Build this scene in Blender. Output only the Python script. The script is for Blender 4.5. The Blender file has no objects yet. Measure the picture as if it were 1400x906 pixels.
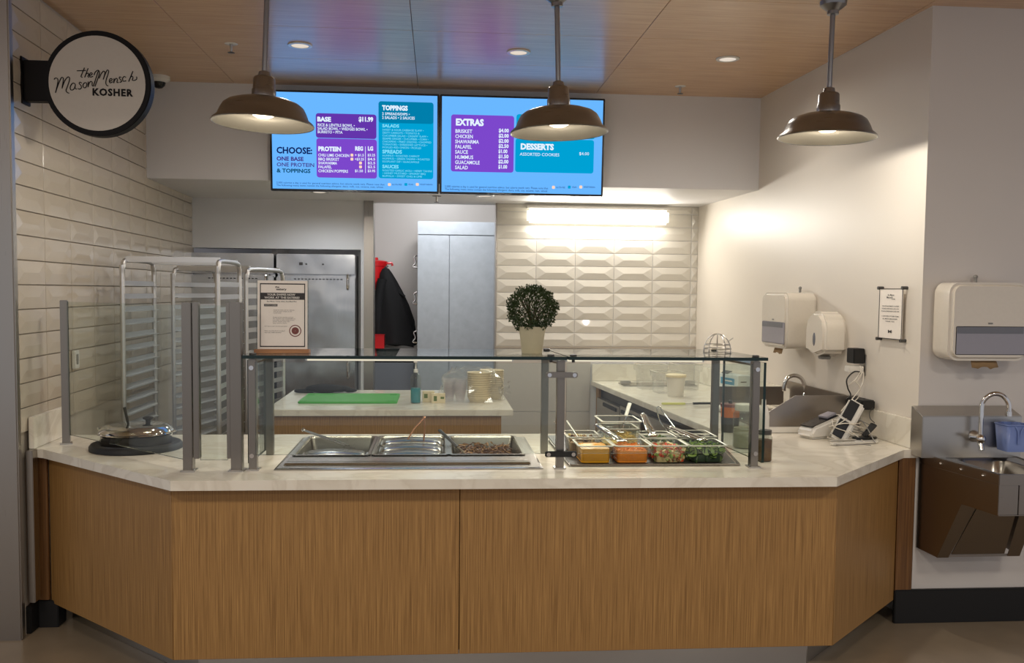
import bpy, bmesh, math, random
from mathutils import Vector, Matrix
random.seed(7)
sc = bpy.context.scene
COL = sc.collection
PI = math.pi

# ---------------------------------------------------------------- camera
F_PX, PPY, CZ = 1250.0, 474.0, 1.68
yaw = math.atan(F_PX/15250); pitch = math.atan(75/F_PX); roll = .0102
Fw = Vector((math.sin(yaw)*math.cos(pitch), math.cos(yaw)*math.cos(pitch), -math.sin(pitch)))
Rt = Vector((math.cos(yaw), -math.sin(yaw), 0)); Up = Rt.cross(Fw)
R2 = Rt*math.cos(roll)+Up*math.sin(roll); U2 = -Rt*math.sin(roll)+Up*math.cos(roll)
cd = bpy.data.cameras.new('camera'); cam = bpy.data.objects.new('camera', cd); COL.objects.link(cam)
cam.matrix_world = Matrix(((R2.x, U2.x, -Fw.x, 0), (R2.y, U2.y, -Fw.y, 0), (R2.z, U2.z, -Fw.z, CZ), (0, 0, 0, 1)))
cd.sensor_width = 36; cd.lens = F_PX/1400*36; cd.shift_y = (PPY-453)/1400; cd.clip_start = .05
sc.camera = cam

# ---------------------------------------------------------------- world, exposure
w = bpy.data.worlds.new('world'); sc.world = w; w.use_nodes = True
w.node_tree.nodes['Background'].inputs[0].default_value = (.80, .82, .90, 1)
w.node_tree.nodes['Background'].inputs[1].default_value = .55
sc.view_settings.view_transform = 'Standard'; sc.view_settings.look = 'None'
sc.view_settings.exposure = 0.06; sc.view_settings.gamma = 1.0
sc.view_settings.use_curve_mapping = False
sc.cycles.max_bounces = 10; sc.cycles.transparent_max_bounces = 24
sc.cycles.sample_clamp_indirect = 4.0

# ---------------------------------------------------------------- area and spot lights of the place, plus added hall fill
def area(name, loc, sx, sy, power, col, aim=(0, 0, -1)):
    l = bpy.data.lights.new(name, 'AREA'); l.shape = 'RECTANGLE'; l.size = sx; l.size_y = sy
    l.energy = power; l.color = col
    o = bpy.data.objects.new(name, l); COL.objects.link(o); o.location = loc
    o.rotation_euler = Vector(aim).to_track_quat('-Z', 'Y').to_euler(); return o
def point(name, loc, power, col, r=.04):
    l = bpy.data.lights.new(name, 'POINT'); l.energy = power; l.color = col; l.shadow_soft_size = r
    o = bpy.data.objects.new(name, l); COL.objects.link(o); o.location = loc; return o
def spot(name, loc, power, col, ang=100, r=.04, blend=.6):
    l = bpy.data.lights.new(name, 'SPOT'); l.energy = power; l.color = col; l.shadow_soft_size = r
    l.spot_size = math.radians(ang); l.spot_blend = blend
    o = bpy.data.objects.new(name, l); COL.objects.link(o); o.location = loc; return o
WARM = (1, .80, .58); NEUT = (1, .93, .82); COOL = (.80, .90, 1)
# unseen area lights added behind the photographer, standing in for hall lighting
for x in (-2.2, .2, 2.6):
    area('hall_fill', (x, .9, 3.10), .5, .5, 34, NEUT)
    area('hall_fill', (x, -1.8, 3.10), .5, .5, 28, NEUT)
area('linear_light', (1.39, 7.86, 2.32), 1.2, .11, 15, (1, .95, .86), (0, -1, -.45))
area('linear_light', (1.39, 7.93, 2.272), 1.2, .06, 5, (1, .95, .88), (0, 0, -1))
area('passage_light', (.0, 8.45, 2.9), .5, .3, 25, (.95, .97, 1), (0, .3, -1))
area('guard_light', (-.125, 4.30, 1.347), .96, .02, 3.6, (1, .90, .72))
area('guard_light', (.94, 4.30, 1.347), .66, .02, 2.0, (1, .90, .72))
for x, y in ((-.815, 5.57), (.478, 5.57), (1.764, 5.57)):
    spot('downlight_beam', (x, y, 3.10), 26, NEUT, 168, .05, .9)
spot('soffit_beam', (.378, 7.40, 2.43), 12, NEUT, 160)
spot('soffit_beam', (-.926, 7.33, 2.43), 18, (.86, .93, 1), 165)
LAMPS = ((-.825, 4.45), (.583, 4.45), (1.922, 4.45))
for x, y in LAMPS:
    point('pendant_light', (x, y, 2.476), 20, NEUT, .035)

# ---------------------------------------------------------------- materials
def nt(name):
    m = bpy.data.materials.new(name); m.use_nodes = True
    n = m.node_tree.nodes; b = n['Principled BSDF']; return m, n, m.node_tree.links, b
def srgb(c):
    return tuple((x/255/12.92 if x <= 10 else ((x/255+.055)/1.055)**2.4) for x in c)+(1,)
MC = {}
def mat(name, c, rough=.5, metal=0, noise=0, bump=0, scale=60, coat=0, spec=.5, stretch=None, alpha=None, sss=0):
    m, n, l, b = nt(name)
    b.inputs['Base Color'].default_value = srgb(c); b.inputs['Roughness'].default_value = rough
    b.inputs['Metallic'].default_value = metal; b.inputs['Coat Weight'].default_value = coat
    b.inputs['Specular IOR Level'].default_value = spec
    tc = n.new('ShaderNodeTexCoord'); mp = n.new('ShaderNodeMapping'); l.new(tc.outputs['Object'], mp.inputs[0])
    if stretch: mp.inputs['Scale'].default_value = stretch
    nz = n.new('ShaderNodeTexNoise'); nz.inputs['Scale'].default_value = scale; l.new(mp.outputs[0], nz.inputs[0])
    mx = n.new('ShaderNodeMixRGB'); mx.blend_type = 'MULTIPLY'; mx.inputs[0].default_value = noise if noise else .06
    mx.inputs[1].default_value = srgb(c); l.new(nz.outputs[0], mx.inputs[2]); l.new(mx.outputs[0], b.inputs['Base Color'])
    if bump:
        bp = n.new('ShaderNodeBump'); bp.inputs['Strength'].default_value = bump; bp.inputs['Distance'].default_value = .002
        l.new(nz.outputs[0], bp.inputs['Height']); l.new(bp.outputs[0], b.inputs['Normal'])
    return m
def steel(name, c, rough, stretch=(1, 1, 1), scale=120, var=.12, wave=0):
    m, n, l, b = nt(name)
    b.inputs['Metallic'].default_value = 1; b.inputs['Base Color'].default_value = srgb(c)
    tc = n.new('ShaderNodeTexCoord'); mp = n.new('ShaderNodeMapping'); mp.inputs['Scale'].default_value = stretch
    l.new(tc.outputs['Object'], mp.inputs[0])
    nz = n.new('ShaderNodeTexNoise'); nz.inputs['Scale'].default_value = scale; l.new(mp.outputs[0], nz.inputs[0])
    mr = n.new('ShaderNodeMapRange'); mr.inputs['To Min'].default_value = max(rough-var, .03); mr.inputs['To Max'].default_value = rough+var
    l.new(nz.outputs[0], mr.inputs[0]); l.new(mr.outputs[0], b.inputs['Roughness'])
    if wave:
        n2 = n.new('ShaderNodeTexNoise'); n2.inputs['Scale'].default_value = 2.2; l.new(tc.outputs['Object'], n2.inputs[0])
        bp = n.new('ShaderNodeBump'); bp.inputs['Strength'].default_value = wave; bp.inputs['Distance'].default_value = .05
        l.new(n2.outputs[0], bp.inputs['Height']); l.new(bp.outputs[0], b.inputs['Normal'])
    return m
def wood(name, c1, c2, stretch, scale=7, rough=.42, coat=.1, coatr=.2):
    m, n, l, b = nt(name)
    tc = n.new('ShaderNodeTexCoord'); mp = n.new('ShaderNodeMapping'); mp.inputs['Scale'].default_value = stretch
    l.new(tc.outputs['Object'], mp.inputs[0])
    nz = n.new('ShaderNodeTexNoise'); nz.inputs['Scale'].default_value = scale; nz.inputs['Detail'].default_value = 6
    nz.inputs['Roughness'].default_value = .65
    l.new(mp.outputs[0], nz.inputs[0])
    cr = n.new('ShaderNodeValToRGB'); cr.color_ramp.elements[0].position = .34; cr.color_ramp.elements[1].position = .66
    cr.color_ramp.elements[0].color = srgb(c1); cr.color_ramp.elements[1].color = srgb(c2)
    l.new(nz.outputs[0], cr.inputs[0]); l.new(cr.outputs[0], b.inputs['Base Color'])
    b.inputs['Roughness'].default_value = rough; b.inputs['Coat Weight'].default_value = coat
    b.inputs['Coat Roughness'].default_value = coatr
    if coat > .5: b.inputs['Coat IOR'].default_value = 2.0
    return m
def emit(name, c, s=1.0):
    m, n, l, b = nt(name); n.remove(b); e = n.new('ShaderNodeEmission')
    e.inputs[0].default_value = srgb(c); e.inputs[1].default_value = s
    l.new(e.outputs[0], n['Material Output'].inputs[0]); return m
def clear(name, tint, ior=1.5, rough=.0, milk=0):
    m, n, l, b = nt(name); n.remove(b)
    # Schlick reflectance from the unsigned facing angle, the same for both sides of a thin wall
    f0 = ((ior-1)/(ior+1))**2; ge = n.new('ShaderNodeNewGeometry')
    dt = n.new('ShaderNodeVectorMath'); dt.operation = 'DOT_PRODUCT'; l.new(ge.outputs['Normal'], dt.inputs[0]); l.new(ge.outputs['Incoming'], dt.inputs[1])
    def mth(op, a, b2=None):
        q = n.new('ShaderNodeMath'); q.operation = op
        for k, v in enumerate((a, b2)):
            if v is None: continue
            if isinstance(v, (int, float)): q.inputs[k].default_value = v
            else: l.new(v, q.inputs[k])
        return q.outputs[0]
    pw = mth('POWER', mth('SUBTRACT', 1.0, mth('ABSOLUTE', dt.outputs['Value'])), 5.0)
    fr = n.new('ShaderNodeMath'); fr.operation = 'MULTIPLY_ADD'; l.new(pw, fr.inputs[0]); fr.inputs[1].default_value = 1-f0; fr.inputs[2].default_value = f0
    t = n.new('ShaderNodeBsdfTransparent'); t.inputs[0].default_value = srgb(tint)
    g = n.new('ShaderNodeBsdfGlossy'); g.inputs['Roughness'].default_value = rough
    mx = n.new('ShaderNodeMixShader'); l.new(fr.outputs[0], mx.inputs[0]); l.new(t.outputs[0], mx.inputs[1]); l.new(g.outputs[0], mx.inputs[2])
    out = mx
    if milk:
        d = n.new('ShaderNodeBsdfDiffuse'); d.inputs[0].default_value = (.85, .84, .8, 1)
        m2 = n.new('ShaderNodeMixShader'); m2.inputs[0].default_value = milk
        l.new(mx.outputs[0], m2.inputs[1]); l.new(d.outputs[0], m2.inputs[2]); out = m2
    l.new(out.outputs[0], n['Material Output'].inputs[0]); return m
def quartz():
    m, n, l, b = nt('quartz')
    tc = n.new('ShaderNodeTexCoord'); nz = n.new('ShaderNodeTexNoise'); nz.inputs['Scale'].default_value = 2.6
    nz.inputs['Detail'].default_value = 5; nz.inputs['Distortion'].default_value = 1.6; l.new(tc.outputs['Object'], nz.inputs[0])
    cr = n.new('ShaderNodeValToRGB'); e = cr.color_ramp.elements
    e[0].position = .42; e[0].color = srgb((226, 219, 204)); e[1].position = .62; e[1].color = srgb((232, 226, 212))
    x = cr.color_ramp.elements.new(.5); x.color = srgb((219, 211, 195)); y = cr.color_ramp.elements.new(.54); y.color = srgb((230, 223, 208))
    l.new(nz.outputs[0], cr.inputs[0]); l.new(cr.outputs[0], b.inputs['Base Color'])
    b.inputs['Roughness'].default_value = .16; return m
M = dict(
 wall=mat('wall_paint', (212, 206, 200), .32, noise=.04, scale=3), wall2=mat('soffit_paint', (226, 225, 226), .55, scale=3),
 wallr=mat('gloss_paint', (222, 214, 202), .42, noise=.05, scale=2),
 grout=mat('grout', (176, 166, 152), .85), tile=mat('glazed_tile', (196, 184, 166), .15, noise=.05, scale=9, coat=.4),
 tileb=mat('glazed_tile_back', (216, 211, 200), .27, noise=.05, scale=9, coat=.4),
 panelgrey=mat('wall_panel', (196, 190, 182), .4), floor=mat('floor_tile', (150, 134, 112), .22, noise=.25, scale=5),
 wood=wood('oak_laminate', (126, 90, 46), (178, 136, 80), (60, 60, .8), 3.6, .5, .05),
 woodd=wood('oak_filler', (88, 56, 25), (128, 88, 46), (60, 60, 1.1), 2.2, .5, .05),
 ceil=wood('ceiling_laminate', (190, 146, 102), (214, 172, 126), (1.0, 22, 22), 2.2, .5, .9, .25),
 black=mat('black_rubber', (14, 13, 13), .55), blackg=mat('black_gloss', (12, 12, 14), .18), sign_black=mat('sign_black', (14, 10, 10), .5, spec=.2),
 quartz=quartz(), steel=steel('brushed_steel', (190, 186, 180), .3, (.4, .4, 12), 60, .05), steelv=steel('brushed_steel_pier', (172, 165, 156), .30, (30, 30, .6), 6, .06),
 steelf=steel('fridge_steel', (196, 198, 200), .22, (30, 30, 1), 8, .06, .35), chrome=steel('chrome', (215, 212, 208), .08, var=.03),
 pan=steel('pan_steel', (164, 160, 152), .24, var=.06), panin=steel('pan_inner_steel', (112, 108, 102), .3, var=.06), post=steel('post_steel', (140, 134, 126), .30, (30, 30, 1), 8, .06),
 alu=steel('rack_aluminium', (205, 205, 205), .38, var=.08), lampm=steel('lamp_bronze', (146, 146, 148), .30, (1, 1, 30), 8, .06),
 lampin=mat('lamp_inside', (112, 106, 94), .36, metal=.8), sinkm=steel('sink_steel', (156, 148, 140), .30, (.4, .4, 12), 60, .05),
 tk=steel('toe_kick_steel', (205, 203, 200), .3, (.4, .4, 12), 60, .05),
 glass=clear('clear_glass', (248, 252, 250)), glass_edge=mat('glass_edge', (3, 34, 28), .12, spec=.5),
 plas=clear('clear_plastic', (236, 238, 234), 1.5, .05, .02), plasrim=mat('plastic_rim', (214, 208, 194), .25), film=clear('plastic_film', (249, 249, 249), 1.6, .12, .08),
 wht=mat('white_plastic', (226, 222, 214), .22, coat=.4), cream=mat('cream_plastic', (222, 214, 200), .2, coat=.5), smoke=mat('smoked_plastic', (150, 148, 158), .16, coat=.4),
 smoked=mat('smoked_window', (112, 114, 122), .2), paper=mat('brown_paper_towel', (150, 122, 86), .8), card=mat('sign_card', (244, 236, 226), .4), ink=mat('sign_ink', (40, 34, 34), .5),
 maroon=mat('sign_maroon', (120, 60, 52), .5), woodb=wood('base_wood', (140, 92, 52), (172, 120, 74), (2, 30, 30), 2.5),
 frost=mat('sign_face', (196, 188, 176), .4), pot=mat('pot_ceramic', (196, 186, 158), .5), soil=mat('soil', (60, 44, 30), .9),
 leaf=mat('leaf', (58, 78, 34), .45, noise=.5, scale=25), twig=mat('twig', (70, 56, 34), .8),
 red=mat('red_plastic', (200, 22, 28), .32), cloth=mat('black_cloth', (8, 8, 10), .85, bump=.5, scale=90), green=mat('green_board', (70, 168, 66), .42),
 bluetr=mat('sanitizer_gel', (36, 150, 165), .15), zinc=mat('galvanised_panel', (178, 184, 190), .42, metal=.35, noise=.22, scale=16),
 dark=mat('dark_void', (22, 21, 20), .7), dgrey=mat('dark_grey', (66, 64, 62), .4), grey=mat('grey_plastic', (132, 130, 126), .4), bluec=mat('blue_plastic', (120, 140, 196), .3, coat=.2),
 bowl=mat('paper_bowl', (222, 206, 170), .6), cup=clear('cup_plastic', (248, 246, 248), 1.5, .08, .16), cable=mat('white_cable', (214, 206, 192), .35), cableb=mat('black_cable', (18, 17, 17), .4),
 mustard=mat('orange_sauce', (228, 158, 0), .3, noise=.15, scale=30), carrot=mat('shredded_carrot', (246, 144, 16), .45, noise=.3), tomato=mat('tomato', (212, 84, 50), .35), onion=mat('onion', (220, 196, 140), .4),
 cuke=mat('cucumber_flesh', (158, 184, 100), .35), cukes=mat('cucumber_skin', (36, 62, 28), .35), cheese=mat('shredded_cheese', (226, 190, 108), .5), olive=mat('olive', (44, 36, 30), .3), dip=mat('pale_dip', (214, 206, 176), .4),
 green2=mat('herb_green', (92, 110, 44), .5), meat=mat('shredded_meat', (96, 60, 38), .5, noise=.5), meat2=mat('brown_onion', (140, 104, 66), .5), orange=mat('orange_lid', (206, 108, 34), .35), bronzeh=mat('copper_handle', (168, 120, 88), .3, metal=.7),
 spice=mat('brown_spice', (122, 84, 40), .7, noise=.6, scale=70), seeds=mat('pale_contents', (196, 188, 160), .6, noise=.4, scale=60), yellow=mat('yellow_handle', (214, 214, 130), .4),
 boxw=mat('carton_white', (212, 216, 214), .6), boxb=mat('carton_blue', (70, 140, 172), .5), white=mat('flat_white', (228, 224, 216), .5),
 bulb=emit('bulb_glow', (255, 236, 200), 7), tubeglow=emit('tube_glow', (255, 246, 226), 3.2), strip=emit('strip_glow', (255, 244, 216), .8), can=emit('can_glow', (255, 240, 224), .75),
 s_bg=emit('screen_blue', (104, 180, 255)), s_p1=emit('screen_purple', (98, 52, 168)), s_p2=emit('screen_violet', (122, 70, 200)), s_t1=emit('screen_teal', (0, 124, 168)), s_t2=emit('screen_cyan', (0, 158, 208)),
 s_w=emit('screen_white', (226, 240, 255)), s_n=emit('screen_navy', (12, 34, 92)), s_v=emit('screen_indigo', (70, 50, 130)), s_tx=emit('screen_dark_teal', (8, 78, 110)), s_lc=emit('screen_light_cyan', (128, 222, 248)), s_pk=emit('screen_pink', (255, 214, 190)),
)
# ---------------------------------------------------------------- mesh helpers
class MB:
    def __init__(s): s.v = []; s.f = []; s.mi = []; s.cm = 0
    def add(s, vs, fs):
        o = len(s.v); s.v += [tuple(p) for p in vs]; s.f += [tuple(i+o for i in f) for f in fs]; s.mi += [s.cm]*len(fs); return s
    def box(s, x0, y0, z0, x1, y1, z1):
        return s.add([(x0,y0,z0),(x1,y0,z0),(x1,y1,z0),(x0,y1,z0),(x0,y0,z1),(x1,y0,z1),(x1,y1,z1),(x0,y1,z1)],
            [(0,3,2,1),(4,5,6,7),(0,1,5,4),(1,2,6,5),(2,3,7,6),(3,0,4,7)])
    def cb(s, c, d): return s.box(c[0]-d[0]/2, c[1]-d[1]/2, c[2]-d[2]/2, c[0]+d[0]/2, c[1]+d[1]/2, c[2]+d[2]/2)
    def prism(s, poly, z0, z1, axis='z'):
        n = len(poly)
        if sum(poly[i][0]*poly[(i+1)%n][1]-poly[(i+1)%n][0]*poly[i][1] for i in range(n)) < 0: poly = poly[::-1]
        if axis == 'z': P = lambda a, b, z: (a, b, z)
        elif axis == 'y': P = lambda a, b, z: (a, -z, b)      # polygon in x,z ; extruded along -y
        else: P = lambda a, b, z: (z, a, b)                    # polygon in y,z ; extruded along x
        vs = [P(a, b, z0) for a, b in poly]+[P(a, b, z1) for a, b in poly]
        fs = [tuple(range(n))[::-1], tuple(range(n, 2*n))]+[(i, (i+1)%n, (i+1)%n+n, i+n) for i in range(n)]
        return s.add(vs, fs)
    def lathe(s, prof, seg=32, c=(0, 0, 0), capb=False, capt=False):
        vs = []; fs = []
        for r, z in prof:
            for k in range(seg):
                a = 2*PI*k/seg; vs.append((c[0]+r*math.cos(a), c[1]+r*math.sin(a), c[2]+z))
        for i in range(len(prof)-1):
            for k in range(seg):
                k2 = (k+1) % seg; fs.append((i*seg+k, i*seg+k2, (i+1)*seg+k2, (i+1)*seg+k))
        if capb: fs.append(tuple(range(seg))[::-1])
        if capt: fs.append(tuple(range((len(prof)-1)*seg, len(prof)*seg)))
        return s.add(vs, fs)
    def cyl(s, a, b, r, seg=12, r2=None):
        return s.tube([a, b], r, seg, r2)
    def tube(s, pts, r, seg=8, r2=None, flat=None):
        pts = [Vector(p) for p in pts]; vs = []; fs = []; n = len(pts); nr = None
        for i, p in enumerate(pts):
            t = (pts[min(i+1, n-1)]-pts[max(i-1, 0)]).normalized()
            if nr is None: nr = (Vector((0, 0, 1)) if abs(t.z) < .9 else Vector((1, 0, 0))).cross(t).normalized()
            else:
                q = nr-t*nr.dot(t); nr = q.normalized() if q.length > 1e-6 else nr
            bn = t.cross(nr); rr = r if r2 is None else r+(r2-r)*i/(n-1)
            for k in range(seg):
                a = 2*PI*k/seg; vs.append(tuple(p+nr*rr*math.cos(a)+bn*rr*(flat or 1)*math.sin(a)))
        for i in range(n-1):
            for k in range(seg):
                k2 = (k+1) % seg; fs.append((i*seg+k, i*seg+k2, (i+1)*seg+k2, (i+1)*seg+k))
        fs += [tuple(range(seg))[::-1], tuple(range((n-1)*seg, n*seg))]
        return s.add(vs, fs)
    def sph(s, c, r, sx=1, sy=1, sz=1, seg=10, rings=6):
        prof = [(max(r*math.sin(PI*i/rings), 1e-4), -r*math.cos(PI*i/rings)) for i in range(rings+1)]
        o = len(s.v); s.lathe(prof, seg)
        for i in range(o, len(s.v)):
            x, y, z = s.v[i]; s.v[i] = (c[0]+x*sx, c[1]+y*sy, c[2]+z*sz)
        return s
    def xf(s, m, start=0):
        for i in range(start, len(s.v)): s.v[i] = tuple(m @ Vector(s.v[i]))
        return s
    def build(s, name, m, parent=None, bevel=0, smooth=True, world=False, loc=None, seg=2, solid=0):
        me = bpy.data.meshes.new(name)
        vs = s.v
        if world and parent is not None:
            inv = (Matrix.Translation(parent.location) @ parent.rotation_euler.to_matrix().to_4x4()).inverted()
            vs = [tuple(inv @ Vector(p)) for p in vs]
        me.from_pydata(vs, [], s.f)
        ms = m if isinstance(m, (list, tuple)) else [m]
        for q in ms: me.materials.append(q)
        if len(ms) > 1: me.polygons.foreach_set('material_index', s.mi)
        bm = bmesh.new(); bm.from_mesh(me)
        if bevel:
            es = [e for e in bm.edges if len(e.link_faces) == 2 and e.calc_face_angle(0) > .5]
            bmesh.ops.bevel(bm, geom=es, offset=bevel, segments=seg, affect='EDGES', clamp_overlap=True)
        if smooth:
            for f in bm.faces: f.smooth = True
            for e in bm.edges:
                if len(e.link_faces) == 2 and e.calc_face_angle(0) > .7: e.smooth = False
        bm.to_mesh(me); bm.free()
        o = bpy.data.objects.new(name, me); COL.objects.link(o)
        if parent is not None: o.parent = parent
        if loc: o.location = loc
        if solid:
            md = o.modifiers.new('solid', 'SOLIDIFY'); md.thickness = solid; md.offset = 0
        return o
def tag(o, label=None, cat=None, group=None, kind=None):
    if label: o['label'] = label
    if cat: o['category'] = cat
    if group: o['group'] = group
    if kind: o['kind'] = kind
    return o
def thing(name, label, cat, loc=(0, 0, 0), rz=0, group=None):
    o = bpy.data.objects.new(name, None); COL.objects.link(o); o.empty_display_size = .05
    o.location = loc; o.rotation_euler = (0, 0, rz); return tag(o, label, cat, group)
def copy_tree(o, parent=None):
    c = o.copy(); COL.objects.link(c)
    if parent is not None: c.parent = parent
    for ch in list(o.children): copy_tree(ch, c)
    return c
def struct(o): o['kind'] = 'structure'; return o
def spline(pts, n=6):
    P = [Vector(p) for p in pts]; out = []
    for i in range(len(P)-1):
        p0 = P[max(i-1, 0)]; p1 = P[i]; p2 = P[i+1]; p3 = P[min(i+2, len(P)-1)]
        for k in range(n):
            t = k/n
            out.append(.5*((2*p1)+(-p0+p2)*t+(2*p0-5*p1+4*p2-p3)*t*t+(-p0+3*p1-3*p2+p3)*t**3))
    out.append(P[-1]); return out
TEXTS = []
def text(s, size, m, parent, loc, rot=(PI/2, 0, 0), name='lettering', bold=0, align='LEFT', sx=1, ext=0, space=1, width=None, line=1):
    c = bpy.data.curves.new(name, 'FONT'); c.body = s; c.size = size; c.resolution_u = 2; c.offset = bold
    c.extrude = ext; c.align_x = align; c.space_character = space; c.space_line = line
    o = bpy.data.objects.new(name, c); COL.objects.link(o)
    TEXTS.append((o, name, m, parent, loc, rot, sx, width, align)); return o
def finish_text():
    bpy.context.view_layer.update(); dg = bpy.context.evaluated_depsgraph_get()
    for o, name, m, parent, loc, rot, sx, width, align in TEXTS:
        me = bpy.data.meshes.new_from_object(o.evaluated_get(dg)); me.materials.clear(); me.materials.append(m)
        if width:
            xs = [v.co.x for v in me.vertices]
            if xs and max(xs) > min(xs): sx = width/(max(xs)-min(xs))
        c = o.data; bpy.data.objects.remove(o); bpy.data.curves.remove(c)
        n = bpy.data.objects.new(name, me); COL.objects.link(n); n.location = loc; n.rotation_euler = rot; n.scale = (sx, 1, 1)
        if parent is not None: n.parent = parent

# ================================================================ STRUCTURE
ZC = 3.12
fl = struct(MB().box(-5, -3.5, -.1, 6, 10.5, 0).build('floor', M['floor']))
cl = struct(MB().box(-5, -3.5, ZC+.02, 6, 10.5, ZC+.12).build('ceiling', M['black']))
pm = MB().box(.0015, .0015, 0, 1.2785, .6985, .018).build('ceiling_panel', M['ceil'], cl, bevel=.001, seg=1)
first = True
for i in range(-2, 5):
    for j in range(-2, 7):
        x = -1.425+1.28*i; y = 5.89-.70*j
        if y > 6.65: continue
        o = pm if first else pm.copy()
        if not first: COL.objects.link(o); o.parent = cl
        first = False; o.location = (x, y, ZC)
# back part of the ceiling over the hall, one slab of the same laminate
MB().box(-5, -3.5, ZC+.005, 6, 1.69, ZC+.019).build('ceiling_slab', M['ceil'], cl)
def wall_frame(p, q):
    th = math.atan2(q[1]-p[1], q[0]-p[0]); return th, math.hypot(q[0]-p[0], q[1]-p[1])
LP, LQ = (-1.97, 4.46), (-2.085, 8.05)
RP, RQ = (2.445, 4.45), (2.31, 8.05)
wl = struct(MB().prism([(LP[0]-.008, LP[1]+.02), (LQ[0]-.008, LQ[1]), (LQ[0]-.2, LQ[1]), (LP[0]-.25, LP[1]+.12)], 0, ZC).build('wall_left', M['grout']))
wr = struct(MB().prism([RP, RQ, (RQ[0]+.25, RQ[1]), (RP[0]+.2, RP[1]+.12)], 0, ZC).build('wall_right', M['wallr']))
wf = struct(MB().prism([(RP[0], RP[1]), (4.2, 4.45), (4.2, 4.62), (RP[0]+.15, 4.62)], 0, ZC).build('wall_front', M['wall']))
# back wall with the doorway and the fridge niche
wb = struct(MB().box(.515, 8.03, 0, 2.5, 8.2, 2.45).box(-.66, 8.0, 0, -.567, 8.2, 2.45).box(-2.3, 8.0, 2.03, -.66, 8.2, 2.45)
    .box(-2.4, 8.8, 0, -.70, 8.85, 2.6).box(-.70, 8.2, 0, -.66, 8.85, 2.6).build('wall_back', M['wall2']))
st = struct(MB().box(-2.15, 6.65, 2.45, 2.42, 8.2, ZC+.02).build('wall_soffit', M['wall2'], bevel=.004))
# steel corner guard of the doorway
tr = struct(MB().box(-.634, 7.985, 0, -.566, 8.0, 2.45).box(-.5665, 7.985, 0, -.552, 8.2, 2.45).build('trim_1', M['steelv'], bevel=.002))
struct(MB().box(.503, 8.012, 0, .515, 8.2, 2.45).build('trim_2', M['steelv']))
# passage behind the doorway
pas = struct(MB().box(-1.4, 10.0, 0, 2.0, 10.1, 3.1).box(-1.45, 8.2, 0, -1.4, 10.1, 3.1).box(1.6, 8.2, 0, 1.65, 10.1, 3.1).box(-1.45, 8.2, 3.05, 1.65, 10.1, 3.12).build('wall_passage', M['wall']))
# pier clad in steel, at the left edge
pier = struct(MB().box(-2.9, 4.435, 0, -1.962, 4.478, ZC).build('wall_pier', M['steelv'], bevel=.006))
struct(MB().box(-1.957, 4.50, .16, -1.925, 4.56, .90).build('trim_3', M['steelv'], bevel=.003))
struct(MB().box(-1.955, 4.60, 0, -1.86, 4.70, .135).box(-2.0, 4.52, 0, -1.955, 4.7, .135).build('baseboard_left', M['black'], bevel=.004))
struct(MB().box(2.345, 4.425, 0, 4.2, 4.449, .175).build('baseboard_right', M['black'], bevel=.004))

# glazed relief tiles
def tile_mesh(W, H, m, t=.006, h=.012, g=.0022):
    a = H*.72
    x0, x1, z0, z1 = g, W-g, g, H-g; zm = (z0+z1)/2
    L = min(a, (x1-x0)*.42)
    vs = [(x0, .004, z0), (x1, .004, z0), (x1, .004, z1), (x0, .004, z1), (x0, -t, z0), (x1, -t, z0), (x1, -t, z1), (x0, -t, z1),
          (x0+L, -h, zm), (x1-L, -h, zm)]
    fs = [(0, 1, 5, 4), (1, 2, 6, 5), (2, 3, 7, 6), (3, 0, 4, 7), (4, 5, 9, 8), (6, 7, 8, 9), (5, 6, 9), (7, 4, 8)]
    return vs, fs
def tile_wall(parent, p, th, joints, z0, z1, H, m, relief=.015):
    protos = {}
    z = z0
    while z < z1-.02:
        h = min(H, z1-z)
        for a, b in zip(joints[:-1], joints[1:]):
            k = (round(b-a, 3), round(h, 3))
            if k not in protos:
                vs, fs = tile_mesh(b-a, h, m, h=relief)
                o = MB().add(vs, fs).build('tile', m, parent, bevel=.0012, seg=1, smooth=False); protos[k] = o
            else:
                o = protos[k].copy(); COL.objects.link(o); o.parent = parent
            o.location = (p[0]+math.cos(th)*a, p[1]+math.sin(th)*a, z); o.rotation_euler = (0, 0, th)
        z += H
thL, lenL = wall_frame(LP, LQ)
jl = [0.0]+[.351+.361*k for k in range(9)]; jl = [j for j in jl if j < lenL-.02]+[lenL]
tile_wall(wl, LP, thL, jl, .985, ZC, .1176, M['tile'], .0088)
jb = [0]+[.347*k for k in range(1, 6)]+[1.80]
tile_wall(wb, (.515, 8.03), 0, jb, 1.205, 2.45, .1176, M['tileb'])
# smooth wall panels below the tile band, and the tile trim
for x0, x1 in ((.52, 1.12), (1.125, 1.36)):
    for z0, z1 in ((.12, .62), (.625, 1.185)):
        MB().box(x0, 8.022, z0, x1, 8.032, z1).build('panel', M['panelgrey'], wb, bevel=.002)
struct(MB().box(.515, 8.015, 1.187, 2.31, 8.03, 1.203).build('trim_4', M['grout']))

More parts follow.
